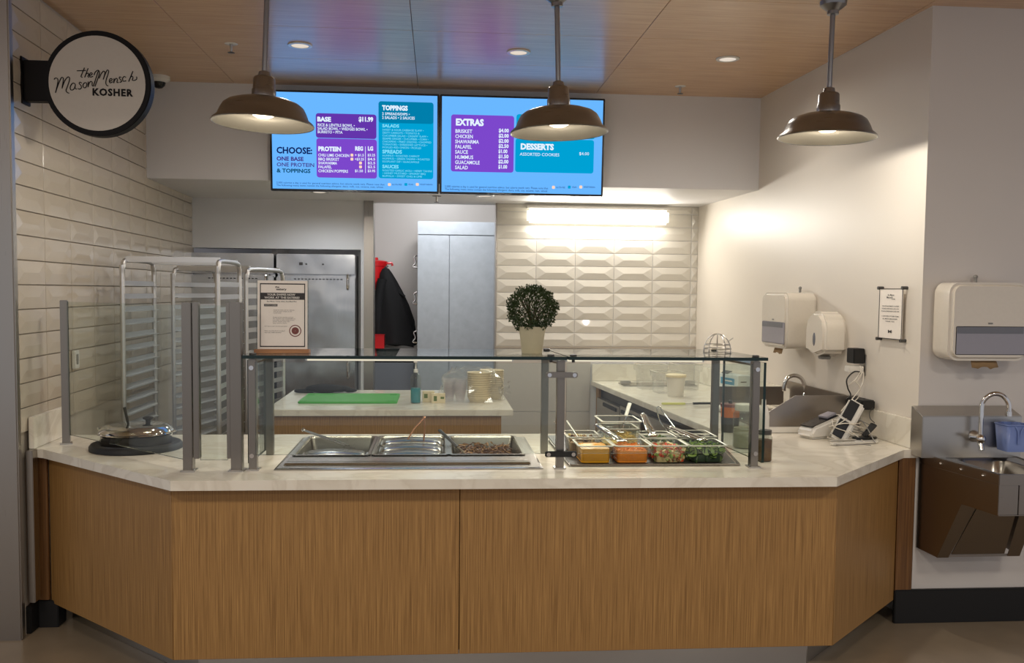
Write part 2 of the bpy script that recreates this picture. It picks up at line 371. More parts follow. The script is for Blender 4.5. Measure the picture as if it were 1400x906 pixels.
# ================================================================ SERVING COUNTER
cab = thing('counter_cabinet', 'long oak laminate cabinet carrying the front serving counter', 'cabinet', (.33, 4.4, 0))
foot = [(-1.90, 4.62), (-1.10, 3.862), (1.765, 3.862), (2.345, 4.44)]
def seg_panel(a, b, z0, z1, t, m, name='panel', gap=.0015, parent=cab):
    d = Vector((b[0]-a[0], b[1]-a[1])); L = d.length; d.normalize(); n = Vector((-d.y, d.x))
    o = MB().box(gap, 0, 0, L-gap, t, z1-z0).build(name, m, parent, bevel=.0012, seg=1)
    p = Vector((a[0], a[1])) - Vector((parent.location.x, parent.location.y))
    o.location = (p.x, p.y, z0); o.rotation_euler = (0, 0, math.atan2(d.y, d.x)); return o
seg_panel(foot[0], foot[1], .12, .858, .018, M['wood'])
seg_panel(foot[1], (.10, 3.862), .12, .858, .018, M['wood'])
seg_panel((.10, 3.862), foot[2], .12, .858, .018, M['wood'])
seg_panel(foot[2], foot[3], .12, .858, .018, M['wood'])
seg_panel((-1.955, 4.60), (-1.90, 4.60), .14, .858, .018, M['woodd'], 'filler_panel')
seg_panel((2.345, 4.432), (2.435, 4.432), .12, .858, .015, M['woodd'], 'filler_panel')
kick = [(-1.84, 4.72), (-1.02, 3.96), (1.69, 3.96), (2.22, 4.50)]
for a, b in zip(kick[:-1], kick[1:]): seg_panel(a, b, 0, .125, .015, M['tk'], 'toe_kick')
MB().prism([(-1.88, 4.66), (-1.09, 3.90), (1.75, 3.90), (2.30, 4.445), (2.42, 4.50), (2.40, 4.98), (-1.9, 4.96), (-1.95, 4.66)], .124, .13).build('bottom_panel', M['dark'], cab, world=True)
MB().box(-1.9, 4.95, 0, 1.6, 4.965, .858).build('back_panel', M['woodd'], cab, world=True)

top = thing('countertop', 'pale veined quartz worktop of the front serving counter', 'countertop', (.33, 4.4, .858))
outl = [(-1.955, 4.57), (-1.89, 4.535), (-1.078, 3.778), (1.718, 3.766), (2.368, 4.43), (2.445, 4.43), (2.425, 4.985), (-1.985, 4.985)]
hx0, hx1, hy0, hy1 = -.672, .424, 4.225, 4.79          # cut-out for the hot wells
mb = MB()
mb.prism([(-1.955, 4.57), (-1.89, 4.535), (-1.078, 3.778), (hx0, 3.776), (hx0, 4.985), (-1.985, 4.985)], .858, .90)
mb.prism([(hx0, 3.776), (hx1, 3.771), (hx1, hy0), (hx0, hy0)], .858, .90).prism([(hx0, hy1), (hx1, hy1), (hx1, 4.985), (hx0, 4.985)], .858, .90)
mb.prism([(hx1, 3.771), (1.718, 3.766), (2.368, 4.43), (2.443, 4.43), (2.423, 4.985), (hx1, 4.985)], .858, .90)
mb.build('slab', M['quartz'], top, world=True, smooth=False)
MB().prism([(-1.96, 4.545), (-1.935, 4.545), (-1.949, 4.985), (-1.972, 4.985)], .901, 1.055).build('upstand', M['quartz'], top, bevel=.002, world=True)
MB().prism([(2.444, 4.452), (2.418, 4.452), (2.40, 4.985), (2.424, 4.985)], .901, 1.05).build('upstand', M['quartz'], top, bevel=.002, world=True)

# ================================================================ RIGHT ARM (prep counter)
arm = thing('prep_cabinet', 'undercounter refrigerator run below the prep worktop along the right wall', 'cabinet', (1.95, 6.5, 0))
# front face runs from (1.645,5.03) to (1.40,7.98)
ax, ay, bx, by = 1.66, 5.03, 1.425, 7.98
thA = math.atan2(by-ay, bx-ax); LA = math.hypot(bx-ax, by-ay)
def armpiece(u0, u1, z0, z1, t, m, name, off=0, bevel=.002):
    o = MB().box(u0, -t-off, z0, u1, -off, z1).build(name, m, arm, bevel=bevel)
    # local x runs from the near end to the far end, local -y faces the kitchen on the right side; flip it outwards
    o.location = (ax-1.95, ay-6.5, 0); o.rotation_euler = (0, 0, thA); return o
MB().prism([(ax+.01, ay), (2.40, ay), (2.30, 7.98), (bx+.01, by)], .10, .856).build('body', M['dgrey'], arm, world=True)
armpiece(LA-.10, LA, 0, .856, -.02, M['wood'], 'end_panel')
armpiece(1.55, LA-.13, .06, .13, -.03, M['dark'], 'grille')
armpiece(1.55, 2.10, .14, .79, -.045, M['steel'], 'door')
armpiece(2.12, LA-.13, .14, .44, -.045, M['steel'], 'drawer')
armpiece(2.12, LA-.13, .47, .77, -.045, M['steel'], 'drawer')
for u0, u1, z in ((1.60, 2.05, .735), (2.2, 2.6, .40), (2.2, 2.6, .725)):
    armpiece(u0, u1, z, z+.03, -.055, M['black'], 'pull')
armpiece(.0, 1.50, .10, .70, -.02, M['steel'], 'access_panel')
armpiece(.0, 1.50, .71, .80, -.035, M['steel'], 'rail')
pt = thing('prep_worktop', 'pale quartz prep worktop running back along the right wall', 'countertop', (1.95, 6.5, .858))
MB().prism([(1.60, 4.99), (2.424, 4.99), (2.31, 8.01), (1.365, 8.01)], .858, .90).build('slab', M['quartz'], pt, bevel=.003, world=True)
MB().prism([(2.425, 4.995), (2.402, 4.995), (2.292, 7.985), (2.312, 7.985)], .901, 1.05).build('upstand', M['quartz'], pt, bevel=.002, world=True)
MB().box(1.37, 7.988, .901, 2.29, 8.008, 1.05).build('upstand', M['quartz'], pt, bevel=.002, world=True)

# ================================================================ ISLAND
isl = thing('island_cabinet', 'low oak laminate island cabinet in the middle of the kitchen', 'cabinet', (-.28, 6.6, 0))
for a, b in (((-1.07, 6.04), (.43, 6.04)), ):
    seg_panel(a, b, .10, .856, .018, M['wood'], parent=isl)
MB().box(-1.07, 6.06, .10, .43, 7.18, .856).build('body', M['woodd'], isl, world=True)
MB().box(-1.0, 6.12, 0, .36, 7.1, .10).build('toe_kick', M['tk'], isl, world=True)
it = thing('island_worktop', 'pale quartz slab on top of the oak island', 'countertop', (-.28, 6.6, .858))
MB().box(-1.115, 6.01, .858, .505, 7.22, .90).build('slab', M['quartz'], it, bevel=.003, world=True)

# ================================================================ FRIDGES in the niche
def fridge(x0, x1, label, hinge_left):
    t = thing('refrigerator', label, 'refrigerator', ((x0+x1)/2, 8.35, 0), 0, 'tall stainless refrigerators')
    W = (x1-x0)/2-.006
    MB().box(-W, -.33, .10, W, .38, 1.985).build('body', M['steelf'], t, bevel=.004)
    MB().box(-W, -.40, 1.815, W, -.331, 1.985).build('control_panel', M['steelf'], t, bevel=.006)
    MB().box(-W, -.41, .16, W, -.335, 1.795).build('door', M['steelf'], t, bevel=.008)
    MB().box(-W, -.36, 0, W, .35, .10).build('plinth', M['dgrey'], t)
    s = MB()
    for k in range(14): s.box(-W+.15+k*.03, -.412, 1.768, -W+.168+k*.03, -.409, 1.776)
    s.build('vent_slots', M['dark'], t)
    hx = W-.06
    MB().tube(spline([(hx, -.41, 1.69), (hx, -.445, 1.70), (hx, -.445, 1.80), (hx, -.41, 1.81)], 4), .009).build('handle', M['chrome'], t)
    MB().tube(spline([(hx, -.41, .93), (hx, -.445, .94), (hx, -.445, 1.05), (hx, -.41, 1.06)], 4), .009).build('handle', M['chrome'], t)
    for dx in (-.08, .06): MB().sph((dx, -.402, 1.90), .008).build('knob', M['dgrey'], t)
    MB().box(-.14, -.402, 1.89, -.11, -.399, 1.915).build('badge', M['dgrey'], t)
    return t
fridge(-2.09, -1.385, 'stainless refrigerator nearest the tiled wall, behind the rolling racks', 0)
fridge(-1.375, -.70, 'stainless refrigerator next to the doorway corner, behind the sign on the shelf', 0)

# ================================================================ MENU SCREENS
def rrect(x0, z0, x1, z1, r, n=5):
    pts = []
    for cx, cz, a0 in ((x1-r, z1-r, 0), (x0+r, z1-r, 90), (x0+r, z0+r, 180), (x1-r, z0+r, 270)):
        for k in range(n+1):
            a = math.radians(a0+90*k/n); pts.append((cx+r*math.cos(a), cz+r*math.sin(a)))
    return pts
TW, TH = 1.172, .690
def screen(cx, label):
    t = thing('menu_screen', label, 'screen', (cx, 6.60, 2.372), 0, 'menu screens')
    t.rotation_euler = (math.radians(3.2), 0, 0)
    MB().box(-TW/2, -.035, 0, TW/2, .02, TH).build('housing', M['blackg'], t, bevel=.004)
    MB().box(-.25, .0, .2, .25, .045, .5).build('wall_bracket', M['dgrey'], t)
    p = MB().box(-TW/2+.014, -.0375, .016, TW/2-.014, -.035, TH-.014).build('display', M['s_bg'], t)
    return t
s1 = screen(-.580, 'left menu screen listing base, protein and toppings')
s2 = screen(.597, 'right menu screen listing extras and desserts')
def S1(x, y): return (-TW/2+.014+(x-52)/1308*(TW-.028), TH-.014-((y-42-.0235*(x-52))/764)*(TH-.03))
def S2(x, y): return (-TW/2+.014+(x-70)/1100*(TW-.028), TH-.014-((y-114-.030*(x-70))/645)*(TH-.03))
def card(S, t, x0, y0, x1, y1, m, d=.0385, r=.018):
    a = S(x0, y1); b = S(x1, y0)
    MB().prism(rrect(a[0], S(x0, y1)[1], b[0], S(x0, y0)[1], r), d-.0008, d, 'y').build('menu_card', M[m], t, smooth=False)
def line(S, t, s, x, y0, y1, m, x2=None, bold=.0, align='LEFT', d=.0400):
    a = S(x, y1); b = S(x, y0); h = b[1]-a[1]
    wd = (S(x2, y0)[0]-a[0]) if x2 else None
    text(s, h/.70, M[m], t, (a[0], -d, a[1]), bold=bold*h*2.5, align=align, width=wd)
card(S1, s1, 397, 210, 875, 404, 's_p1'); card(S1, s1, 400, 408, 878, 720, 's_p2')
card(S1, s1, 892, 115, 1330, 728, 's_t2'); card(S1, s1, 892, 115, 1330, 285, 's_t1', .0392)
for a in (('CHOOSE:', 86, 477, 526, 's_n', 366, .02), ('ONE BASE', 86, 553, 584, 's_v', 298, .02), ('ONE PROTEIN', 86, 600, 630, 's_v', 380, .01),
          ('& TOPPINGS', 86, 648, 678, 's_tx', 352, .02), ('BASE', 408, 240, 274, 's_w', 516, .03), ('$11.99', 735, 240, 274, 's_w', 850, .03),
          ('RICE & LENTILS BOWL \u2022', 410, 291, 313, 's_w', 702, .01), ('SALAD BOWL \u2022 WEDGES BOWL \u2022', 410, 319, 341, 's_w', 804, .01),
          ('BURRITO \u2022 PITA', 410, 347, 368, 's_w', 606, .01),
          ('PROTEIN', 414, 474, 508, 's_w', 594, .03), ('REG', 705, 474, 505, 's_w', 768, .03), ('LG', 806, 474, 505, 's_w', 848, .03),
          ('TOPPINGS', 922, 148, 184, 's_w', 1126, .03), ('2 SPREADS/DIPS \u2022', 920, 203, 223, 's_w', 1140, .01), ('2 SALADS \u2022 2 SAUCES', 920, 232, 254, 's_w', 1180, .01),
          ('SALADS', 922, 296, 320, 's_lc', 1056, .02), ('SPREADS', 922, 500, 528, 's_lc', 1078, .02), ('SAUCES', 922, 620, 646, 's_lc', 1052, .02)):
    line(S1, s1, a[0], a[1], a[2], a[3], a[4], a[5], a[6])
for s, y, x2, pr, pl, dot in (('CHILI LIME CHICKEN', 530, 658, '+ $1.5', '$3.25', 680), ('BBQ BRISKET', 562, 578, '+$3.25', '$4.5', 680),
        ('SHAWARMA', 593, 562, None, '$2.5', 748), ('FALAFEL', 624, 518, None, '$2.5', 748), ('CHICKEN POPPERS', 656, 648, '$1.50', '$3.95', None)):
    line(S1, s1, s, 413, y, y+22, 's_w', x2, .01)
    if pr: line(S1, s1, pr, 702, y+2, y+22, 's_w', 766 if pr[0] != '+' else 774, .01)
    line(S1, s1, pl, 804, y+2, y+22, 's_w', 864, .01)
    if dot:
        a = S1(dot-11, y+24); b = S1(dot+11, y+2)
        MB().prism(rrect(a[0], a[1], b[0], b[1], .004, 3), .0396, .0400, 'y').build('icon', M['s_pk'], s1, smooth=False)
a = S1(785, 685); b = S1(789, 474); MB().box(a[0], -.0400, a[1], b[0], -.0396, b[1]).build('rule', M['s_w'], s1)
for k, (s, x2) in enumerate((('SWEET & SOUR CABBAGE SLAW \u2022', 1250), ('ZESTY CARROTS \u2022 TOMATO &', 1218), ('CUCUMBER SALAD \u2022 CREAMY SLAW \u2022', 1285),
        ('SESAME GINGER \u2022 CUCUMBER \u2022 CORN \u2022', 1290), ('CHICKPEAS \u2022 FRIED ONIONS \u2022 CHOPPED', 1312), ('TOMATOES \u2022 SHREDDED LETTUCE \u2022', 1280), ('PICKLED RED ONION \u2022 PICKLES', 1230))):
    line(S1, s1, s, 922, 333+k*23.3, 348+k*23.3, 's_lc', x2)
for k, (s, x2) in enumerate((('HUMMUS \u2022 ROASTED CARROT', 1218), ('HUMMUS \u2022 GREEN TAHINI \u2022 ROASTED', 1300), ('EGGPLANT DIP \u2022 GUACAMOLE', 1215))):
    line(S1, s1, s, 922, 539+k*23.5, 554+k*23.5, 's_lc', x2)
for k, (s, x2) in enumerate((('ROASTED GARLIC AIOLI \u2022 HERBY TAHINI', 1316), ('\u2022 HONEY MUSTARD \u2022 SMOKEY BBQ', 1268), ('BUFFALO \u2022 SWEET CHILI & LIME', 1238))):
    line(S1, s1, s, 922, 657+k*22.5, 672+k*22.5, 's_lc', x2)
FN = ('2,000 calories a day is used for general nutrition advice, but calorie needs vary. Please note that', 'The following menu items contain the following allergens: dairy, milk, soy, sesame, nuts, wheat')
line(S1, s1, FN[0], 82, 752, 766, 's_n', 938); line(S1, s1, FN[1], 82, 773, 787, 's_n', 928)
for x, s, x2, c in ((966, 'GLUTEN FREE', 1076, 's_pk'), (1098, 'VEGAN', 1168, 's_t2'), (1190, 'VEGETARIAN', 1324, 's_pk')):
    a = S1(x, 790); b = S1(x+24, 768)
    MB().prism(rrect(a[0], a[1], b[0], b[1], .005, 3), .0380, .0384, 'y').build('icon', M[c], s1, smooth=False)
    line(S1, s1, s, x+32, 773, 785, 's_n', x2)
card(S2, s2, 132, 236, 560, 622, 's_p2'); card(S2, s2, 575, 236, 1118, 395, 's_t2'); card(S2, s2, 571, 400, 1113, 630, 's_t2')
line(S2, s2, 'EXTRAS', 163, 266, 308, 's_w', 352, .03)
for k, (s, x2, p) in enumerate((('BRISKET', 274, '$4.00'), ('CHICKEN', 279, '$2.00'), ('SHAWARMA', 321, '$2.00'), ('FALAFEL', 272, '$2.50'),
        ('SAUCE', 247, '$1.00'), ('HUMMUS', 282, '$1.50'), ('GUACAMOLE', 327, '$2.00'), ('SALAD', 247, '$1.00'))):
    line(S2, s2, s, 160, 336+k*35.2, 360+k*35.2, 's_w', x2, .01)
    line(S2, s2, p, 455, 334+k*35.2, 358+k*35.2, 's_w', 524 if p != '$1.00' else 516, .02)
line(S2, s2, 'DESSERTS', 606, 436, 474, 's_w', 834, .03)
line(S2, s2, 'ASSORTED COOKIES', 602, 497, 518, 's_w', 874); line(S2, s2, '$4.00', 1010, 497, 518, 's_w', 1078)
line(S2, s2, FN[0], 92, 716, 730, 's_n', 800); line(S2, s2, FN[1], 92, 735, 749, 's_n', 796)
for x, s, x2, c in ((828, 'GLUTEN FREE', 918, 's_pk'), (938, 'VEGAN', 998, 's_t2'), (1018, 'VEGETARIAN', 1126, 's_pk')):
    a = S2(x, 748); b = S2(x+20, 728)
    MB().prism(rrect(a[0], a[1], b[0], b[1], .005, 3), .0380, .0384, 'y').build('icon', M[c], s2, smooth=False)
    line(S2, s2, s, x+28, 732, 744, 's_n', x2)

# ================================================================ PENDANT LAMPS
def pendant():
    t = thing('pendant_lamp', '', 'lamp', (0, 0, 2.455), 0, 'pendant lamps over the serving counter')
    pr = [(.236, 0), (.239, .004), (.232, .014), (.212, .030), (.199, .062), (.186, .085), (.165, .101), (.125, .115), (.075, .124), (.05, .128)]
    inn = [(r-.004, z-.003) for r, z in pr[2:]]
    MB().lathe([(.233, .003)]+pr, 48).build('shade', M['lampm'], t)
    MB().lathe([(.233, .003)]+inn[::1]+[(.03, .12)], 48).build('shade_lining', M['lampin'], t)
    MB().lathe([(.056, .124), (.056, .160), (.0545, .162), (.052, .166), (.050, .215), (.044, .222), (.03, .226), (.026, .245), (.014, .25)], 32).build('neck', M['lampm'], t)
    MB().lathe([(.001, .031), (.03, .033), (.048, .042), (.052, .062), (.045, .118)], 24).build('bulb', M['bulb'], t)
    MB().cyl((0, 0, .245), (0, 0, .64), .0125, 12).build('rod', M['lampm'], t)
    MB().lathe([(.0125, .60), (.028, .602), (.028, .618), (.062, .645), (.065, .664)], 24, capt=True).build('canopy', M['lampm'], t)
    return t
P0 = pendant()
for k, (x, y) in enumerate(LAMPS):
    o = P0 if k == 0 else copy_tree(P0); o.location = (x, y, 2.455 if k != 1 else 2.448)
    o.rotation_euler = ((-.012, .035, 0), (.0, -.03, 0), (.01, .014, 0))[k]
    o['label'] = ('leftmost bronze metal pendant lamp, left of the menu screens', 'bronze metal pendant lamp hanging in front of the right menu screen', 'rightmost bronze metal pendant lamp, in front of the white right wall')[k]

# ================================================================ CEILING FITTINGS
for k, ((x, y), lb) in enumerate(zip(((-.815, 5.57), (.478, 5.57), (1.764, 5.57)), ('round recessed ceiling downlight above the left menu screen', 'round recessed ceiling downlight near the middle, left of the centre lamp rod', 'round recessed ceiling downlight on the right, before the right wall'))):
    t = thing('downlight', lb, 'light', (x, y, ZC-.004), 0, 'recessed ceiling downlights')
    MB().lathe([(.05, .003), (.052, -.004), (.070, -.003), (.072, .003)], 28).build('trim_ring', M['wht'], t)
    MB().lathe([(.001, -.001), (.05, -.001)], 28).build('lens', M['can'], t)
for (x, y), lb in zip(((.378, 7.40), (-.926, 7.33)), ('recessed downlight in the soffit underside below the right menu screen', 'recessed downlight in the soffit underside below the left menu screen')):
    t = thing('downlight', lb, 'light', (x, y, 2.447), 0, 'recessed soffit downlights')
    MB().lathe([(.05, .002), (.052, -.004), (.072, -.003), (.074, .002)], 28).build('trim_ring', M['wht'], t)
    MB().lathe([(.001, -.001), (.05, -.001)], 28).build('lens', M['can'], t)
def sprinkler(x, y, z, lb):
    t = thing('sprinkler', lb, 'sprinkler', (x, y, z), 0, 'fire sprinkler heads')
    MB().lathe([(.001, -.002), (.036, -.002), (.04, .001)], 20).build('escutcheon', M['wht'] if z > 3 else M['dgrey'], t)
    MB().lathe([(.008, -.002), (.008, -.03), (.005, -.05), (.003, -.052)], 12).build('body', M['steel'], t)
    MB().lathe([(.001, -.053), (.02, -.052), (.021, -.050), (.001, -.049)], 12).build('deflector', M['dgrey'], t)
sprinkler(-1.218, 5.596, ZC, 'sprinkler head in the wood ceiling at the left, above the first lamp')
sprinkler(1.677, 6.347, ZC, 'sprinkler head in the wood ceiling at the right, near the soffit')
sprinkler(-.011, 7.5, 2.45, 'sprinkler head under the soffit between the two menu screens')
t = thing('dome_camera', 'small white security camera dome on the ceiling right of the round sign', 'camera', (-1.90, 6.50, ZC))
MB().lathe([(.075, 0), (.075, -.02), (.06, -.035), (.045, -.04)], 24).build('housing', M['wht'], t)
MB().lathe([(.045, -.04), (.040, -.06), (.022, -.078), (.001, -.082)], 24).build('dome', M['blackg'], t)

# linear lamp on the back tile wall
t = thing('linear_lamp', 'long bright white linear lamp mounted above the relief tiles', 'lamp', (1.39, 7.93, 2.30))
MB().box(-.625, -.04, .105, .625, .07, .125).build('housing', M['wht'], t, bevel=.003)
MB().box(-.618, -.05, -.02, .618, .05, .104).build('diffuser', M['tubeglow'], t, bevel=.02)

# ================================================================ ROUND BLADE SIGN
t = thing('blade_sign', 'round white wall sign with black rim reading the Mason Mensch KOSHER', 'sign', (-1.613, 4.60, 2.647))
MB().prism([(.247*math.cos(2*PI*k/64), .247*math.sin(2*PI*k/64)) for k in range(64)], -.012, .05, 'y').build('sign_case', M['sign_black'], t, bevel=.004)
MB().prism([(.222*math.cos(2*PI*k/64), .222*math.sin(2*PI*k/64)) for k in range(64)], .051, .053, 'y').build('sign_face', M['frost'], t)
MB().box(-.346, -.03, -.085, -.21, .03, .105).build('bracket', M['sign_black'], t, bevel=.003)
MB().box(-.356, -.045, -.10, -.346, .045, .12).build('mounting_plate', M['sign_black'], t, bevel=.002)
K = .2470/385
def SG(p): return ((p[0]-778)*K, -.0545, -(p[1]-660)*K)
strokes = [
 [(472,642),(480,632),(492,632),(500,645),(497,668),(490,700),(480,738)], [(480,738),(500,680),(517,640),(527,625),(536,628),(538,642),(527,705)],
 [(527,705),(545,655),(562,628),(574,620),(582,628),(579,652),(562,700),(556,718),(563,733),(578,738)],
 [(622,672),(612,664),(598,670),(586,692),(588,712),(602,714),(616,700),(624,672),(620,698),(632,708)],
 [(668,662),(656,656),(650,666),(662,680),(665,697),(652,707),(640,702)], [(692,658),(679,670),(679,690),(692,696),(703,680),(703,662),(692,658)],
 [(715,650),(713,690),(718,668),(732,648),(743,654),(742,675),(750,683)],
 [(750,683),(765,640),(785,580),(790,570)], [(757,602),(765,582),(783,566),(795,572),(793,600),(762,684)],
 [(793,625),(808,592),(823,572),(834,575),(834,592),(822,632)], [(822,632),(840,585),(853,562),(862,568),(858,590),(846,625),(840,655),(846,672),(857,677)],
 [(690,550),(670,598),(664,615),(674,621)], [(636,574),(700,570)], [(716,553),(690,620),(700,597),(714,588),(719,598),(713,614),(722,618)],
 [(725,606),(742,597),(743,587),(731,588),(724,604),(732,617),(750,610)],
 [(866,646),(884,634),(884,624),(872,626),(865,642),(872,655),(890,646)], [(900,622),(897,656),(903,636),(916,620),(924,630),(920,650),(932,650)],
 [(952,612),(940,610),(938,620),(950,632),(952,644),(940,650)], [(986,612),(973,606),(961,620),(966,640),(986,636)],
 [(1036,565),(1005,642),(1016,614),(1030,602),(1036,612),(1031,630),(1045,632),(1062,622),(1062,604)]]
for s in strokes:
    MB().tube(spline([SG(p) for p in s], 4), .0021, 6).build('script_stroke', M['sign_black'], t)
text('KOSHER', .0455, M['sign_black'], t, (SG((742, 748))[0], -.0545, SG((742, 748))[2]), bold=.0018, space=1.15, width=.186, ext=.0005)

# ================================================================ SNEEZE GUARDS
def pane(pts4, t, name, parent):
    """vertical glass pane along ground points a,b between heights; edges get green glass"""
    a, b, z0, z1 = pts4; d = Vector((b[0]-a[0], b[1]-a[1])).normalized(); n = Vector((-d.y, d.x))*t/2
    mb = MB(); A = [(a[0]-n.x, a[1]-n.y), (b[0]-n.x, b[1]-n.y), (b[0]+n.x, b[1]+n.y), (a[0]+n.x, a[1]+n.y)]
    vs = [(p[0], p[1], z0) for p in A]+[(p[0], p[1], z1) for p in A]
    mb.add(vs, [(0, 1, 5, 4), (2, 3, 7, 6)]); mb.cm = 1; mb.add(vs, [(3, 2, 1, 0), (4, 5, 6, 7), (1, 2, 6, 5), (3, 0, 4, 7)])
    return mb.build(name, [M['glass'], M['glass_edge']], parent, world=True, smooth=False)
def vpost(x, y, z0, z1, wx, wy, parent, rz=0, m='post', base=True):
    o = MB().box(-wx/2, -wy/2, 0, wx/2, wy/2, z1-z0).build('post', M[m], parent, bevel=.0025)
    o.location = (x-parent.location.x, y-parent.location.y, z0-parent.location.z); o.rotation_euler = (0, 0, rz)
    if base:
        MB().box(-wx/2-.010, -wy/2-.010, 0, wx/2+.010, wy/2+.010, .006).build('base_plate', M['steel'], o, bevel=.001)
    return o
lg = thing('sneeze_guard', 'tall glass sneeze guard with steel posts on the left end of the counter', 'glass screen', (-1.3, 4.2, .90))
vpost(-1.845, 4.70, .90, 1.617, .036, .036, lg, .3)
aD = math.atan2(-.73, .81)
vpost(-1.058, 3.985, .90, 1.622, .040, .05, lg, 0)
MB().box(-.012, -.02, .055, .012, .02, .722).build('glass_channel', M['post'], lg, bevel=.002, loc=(-1.058+1.3+.036, 3.985-4.2, 0))
vpost(-.855, 3.985, .90, 1.624, .046, .05, lg, 0)
MB().box(-.008, -.02, .055, .008, .02, .722).build('glass_channel', M['post'], lg, bevel=.002, loc=(-.855+1.3-.032, 3.985-4.2, 0))
pane(((-1.825, 4.69), (-1.082, 3.998), .947, 1.61), .01, 'glass_pane', lg)
pane(((-1.010, 3.985), (-.895, 3.985), .947, 1.61), .01, 'glass_pane', lg)

ZG = 1.382
sg = thing('sneeze_guard', 'low glass sneeze guard with flat glass shelf over the food wells', 'glass screen', (.33, 4.2, .90))
for x, y in ((-.79, 4.0), (.545, 4.0), (1.428, 4.0)): vpost(x, y, .90, ZG, .034, .04, sg)
for x, y in ((-.785, 4.37), (.520, 4.38), (1.385, 4.45)): vpost(x, y, .90, ZG, .034, .036, sg, base=False)
for x, y0, x1, y1 in ((-.79, 4.0, -.785, 4.37), (.545, 4.0, .52, 4.38), (1.428, 4.0, 1.385, 4.45)):
    MB().tube([(x, y0+.02, ZG-.014), (x1, y1-.018, ZG-.014)], .012, 4).build('cross_bar', M['post'], sg, world=True)
def shelf(pts):
    mb = MB(); n = len(pts); vs = [(p[0], p[1], ZG+.004) for p in pts]+[(p[0], p[1], ZG+.018) for p in pts]
    mb.add(vs, [tuple(range(n))[::-1], tuple(range(n, 2*n))]); mb.cm = 1
    mb.add(vs, [(i, (i+1) % n, (i+1) % n+n, i+n) for i in range(n)])
    return mb.build('glass_shelf', [M['glass'], M['glass_edge']], sg, world=True, smooth=False)
shelf([(-.825, 3.95), (.566, 3.95), (.528, 4.47), (-.86, 4.47)])
shelf([(.574, 3.95), (1.468, 3.95), (1.42, 4.53), (.536, 4.47)])
pane(((-.812, 4.02), (-.806, 4.36), .925, ZG-.006), .012, 'side_glass', sg)
pane(((1.462, 3.97), (1.425, 4.44), .925, ZG-.006), .012, 'side_glass', sg)
pane(((-.775, 3.972), (.522, 3.972), .97, ZG-.012), .008, 'front_glass', sg)
pane(((.568, 3.972), (1.405, 3.972), .97, ZG-.012), .008, 'front_glass', sg)
for z in (1.320, .970):
    MB().box(-.070, -.008, -.013, .070, .006, .013).build('clamp_bar', M['black'] if z < 1 else M['post'], sg, bevel=.004, loc=(.545-.33, 3.96-4.2, z-.90))
    for dx in (-.055, .055):
        MB().tube([(.545+dx, 3.953, z), (.545+dx, 3.946, z)], .009, 14).build('bolt', M['chrome'], sg, world=True)
for x, y in ((.50, 3.995), (.60, 3.995), (.53, 4.40), (1.428, 4.0), (1.38, 4.46), (-.79, 4.0)):
    MB().lathe([(.014, .017), (.016, .019), (.016, .024), (.012, .026)], 14, c=(x, y, ZG), capt=True).lathe([(.007, -.01), (.007, .018)], 10, c=(x, y, ZG)).build('stud', M['dgrey'], sg, world=True)
for z in (1.345, .965):
    for x in (-.792, 1.430):
        MB().tube([(x, 3.978, z), (x, 3.971, z)], .010, 14).build('bolt', M['chrome'], sg, world=True)
for x0, x1 in ((-.610, .362), (.605, 1.278)):
    b = MB().box(x0, 4.285, 1.352, x1, 4.318, 1.376).build('light_bar', M['alu'], sg, bevel=.003, world=True)
    MB().box(x0+.01, 4.282, 1.354, x1-.01, 4.2855, 1.366).build('light_strip', M['strip'], b, world=False).location = (-.33*0, 0, 0)
for o in list(sg.children):
    if o.name.startswith('light_bar'):
        for c in o.children:
            c.location = (-.33, -4.2, -.90)

# ================================================================ STEAM TABLE (drop-in hot wells)
st_ = thing('steam_table', 'stainless drop-in hot well frame with three openings', 'hot well', (-.125, 4.38, .90))
def fx(y): return .585+(.0)*(y-3.97)
OX = [(-.655, -.315), (-.293, .047), (.067, .407)]; OY = (4.24, 4.775)
mb = MB()
def ring(mb, x0, y0, x1, y1, X0, Y0, X1, Y1, z0, z1):
    vs = [(x0,y0,z0),(x1,y0,z0),(x1,y1,z0),(x0,y1,z0),(X0,Y0,z1),(X1,Y0,z1),(X1,Y1,z1),(X0,Y1,z1)]
    return mb.add(vs, [(0,1,5,4),(1,2,6,5),(2,3,7,6),(3,0,4,7)])
ring(mb, -.70, 3.975, .47, 4.83, -.70, 3.975, .47, 4.83, .9005, .905)
ring(mb, -.70, 3.975, .47, 4.83, -.690, 3.985, .46, 4.82, .905, .909)
ring(mb, -.690, 3.985, .46, 4.82, -.672, 4.06, .425, 4.805, .909, .907)
ring(mb, -.672, 4.06, .425, 4.805, -.667, 4.066, .420, 4.80, .907, .916)
ring(mb, -.667, 4.066, .420, 4.80, -.662, 4.10, .414, 4.79, .916, .915)
mb.build('flange', M['pan'], st_, world=True)
mb = MB()
zt = .916
xs = [-.665, OX[0][0], OX[0][1], OX[1][0], OX[1][1], OX[2][0], OX[2][1], .418]
for i in range(0, 7, 2): mb.add([(xs[i], 4.10, zt), (xs[i+1], 4.10, zt), (xs[i+1], 4.795, zt), (xs[i], 4.795, zt)], [(0, 1, 2, 3)])
for a, b in OX:
    mb.add([(a, 4.10, zt), (b, 4.10, zt), (b, OY[0], zt), (a, OY[0], zt)], [(0, 1, 2, 3)])
    mb.add([(a, OY[1], zt), (b, OY[1], zt), (b, 4.795, zt), (a, 4.795, zt)], [(0, 1, 2, 3)])
mb.build('deck', M['pan'], st_, world=True, smooth=False)
for a, b in OX:
    q = MB(); ring(q, a, OY[0], b, OY[1], a, OY[0], b, OY[1], zt, .91); q.build('well', M['pan'], st_, world=True)
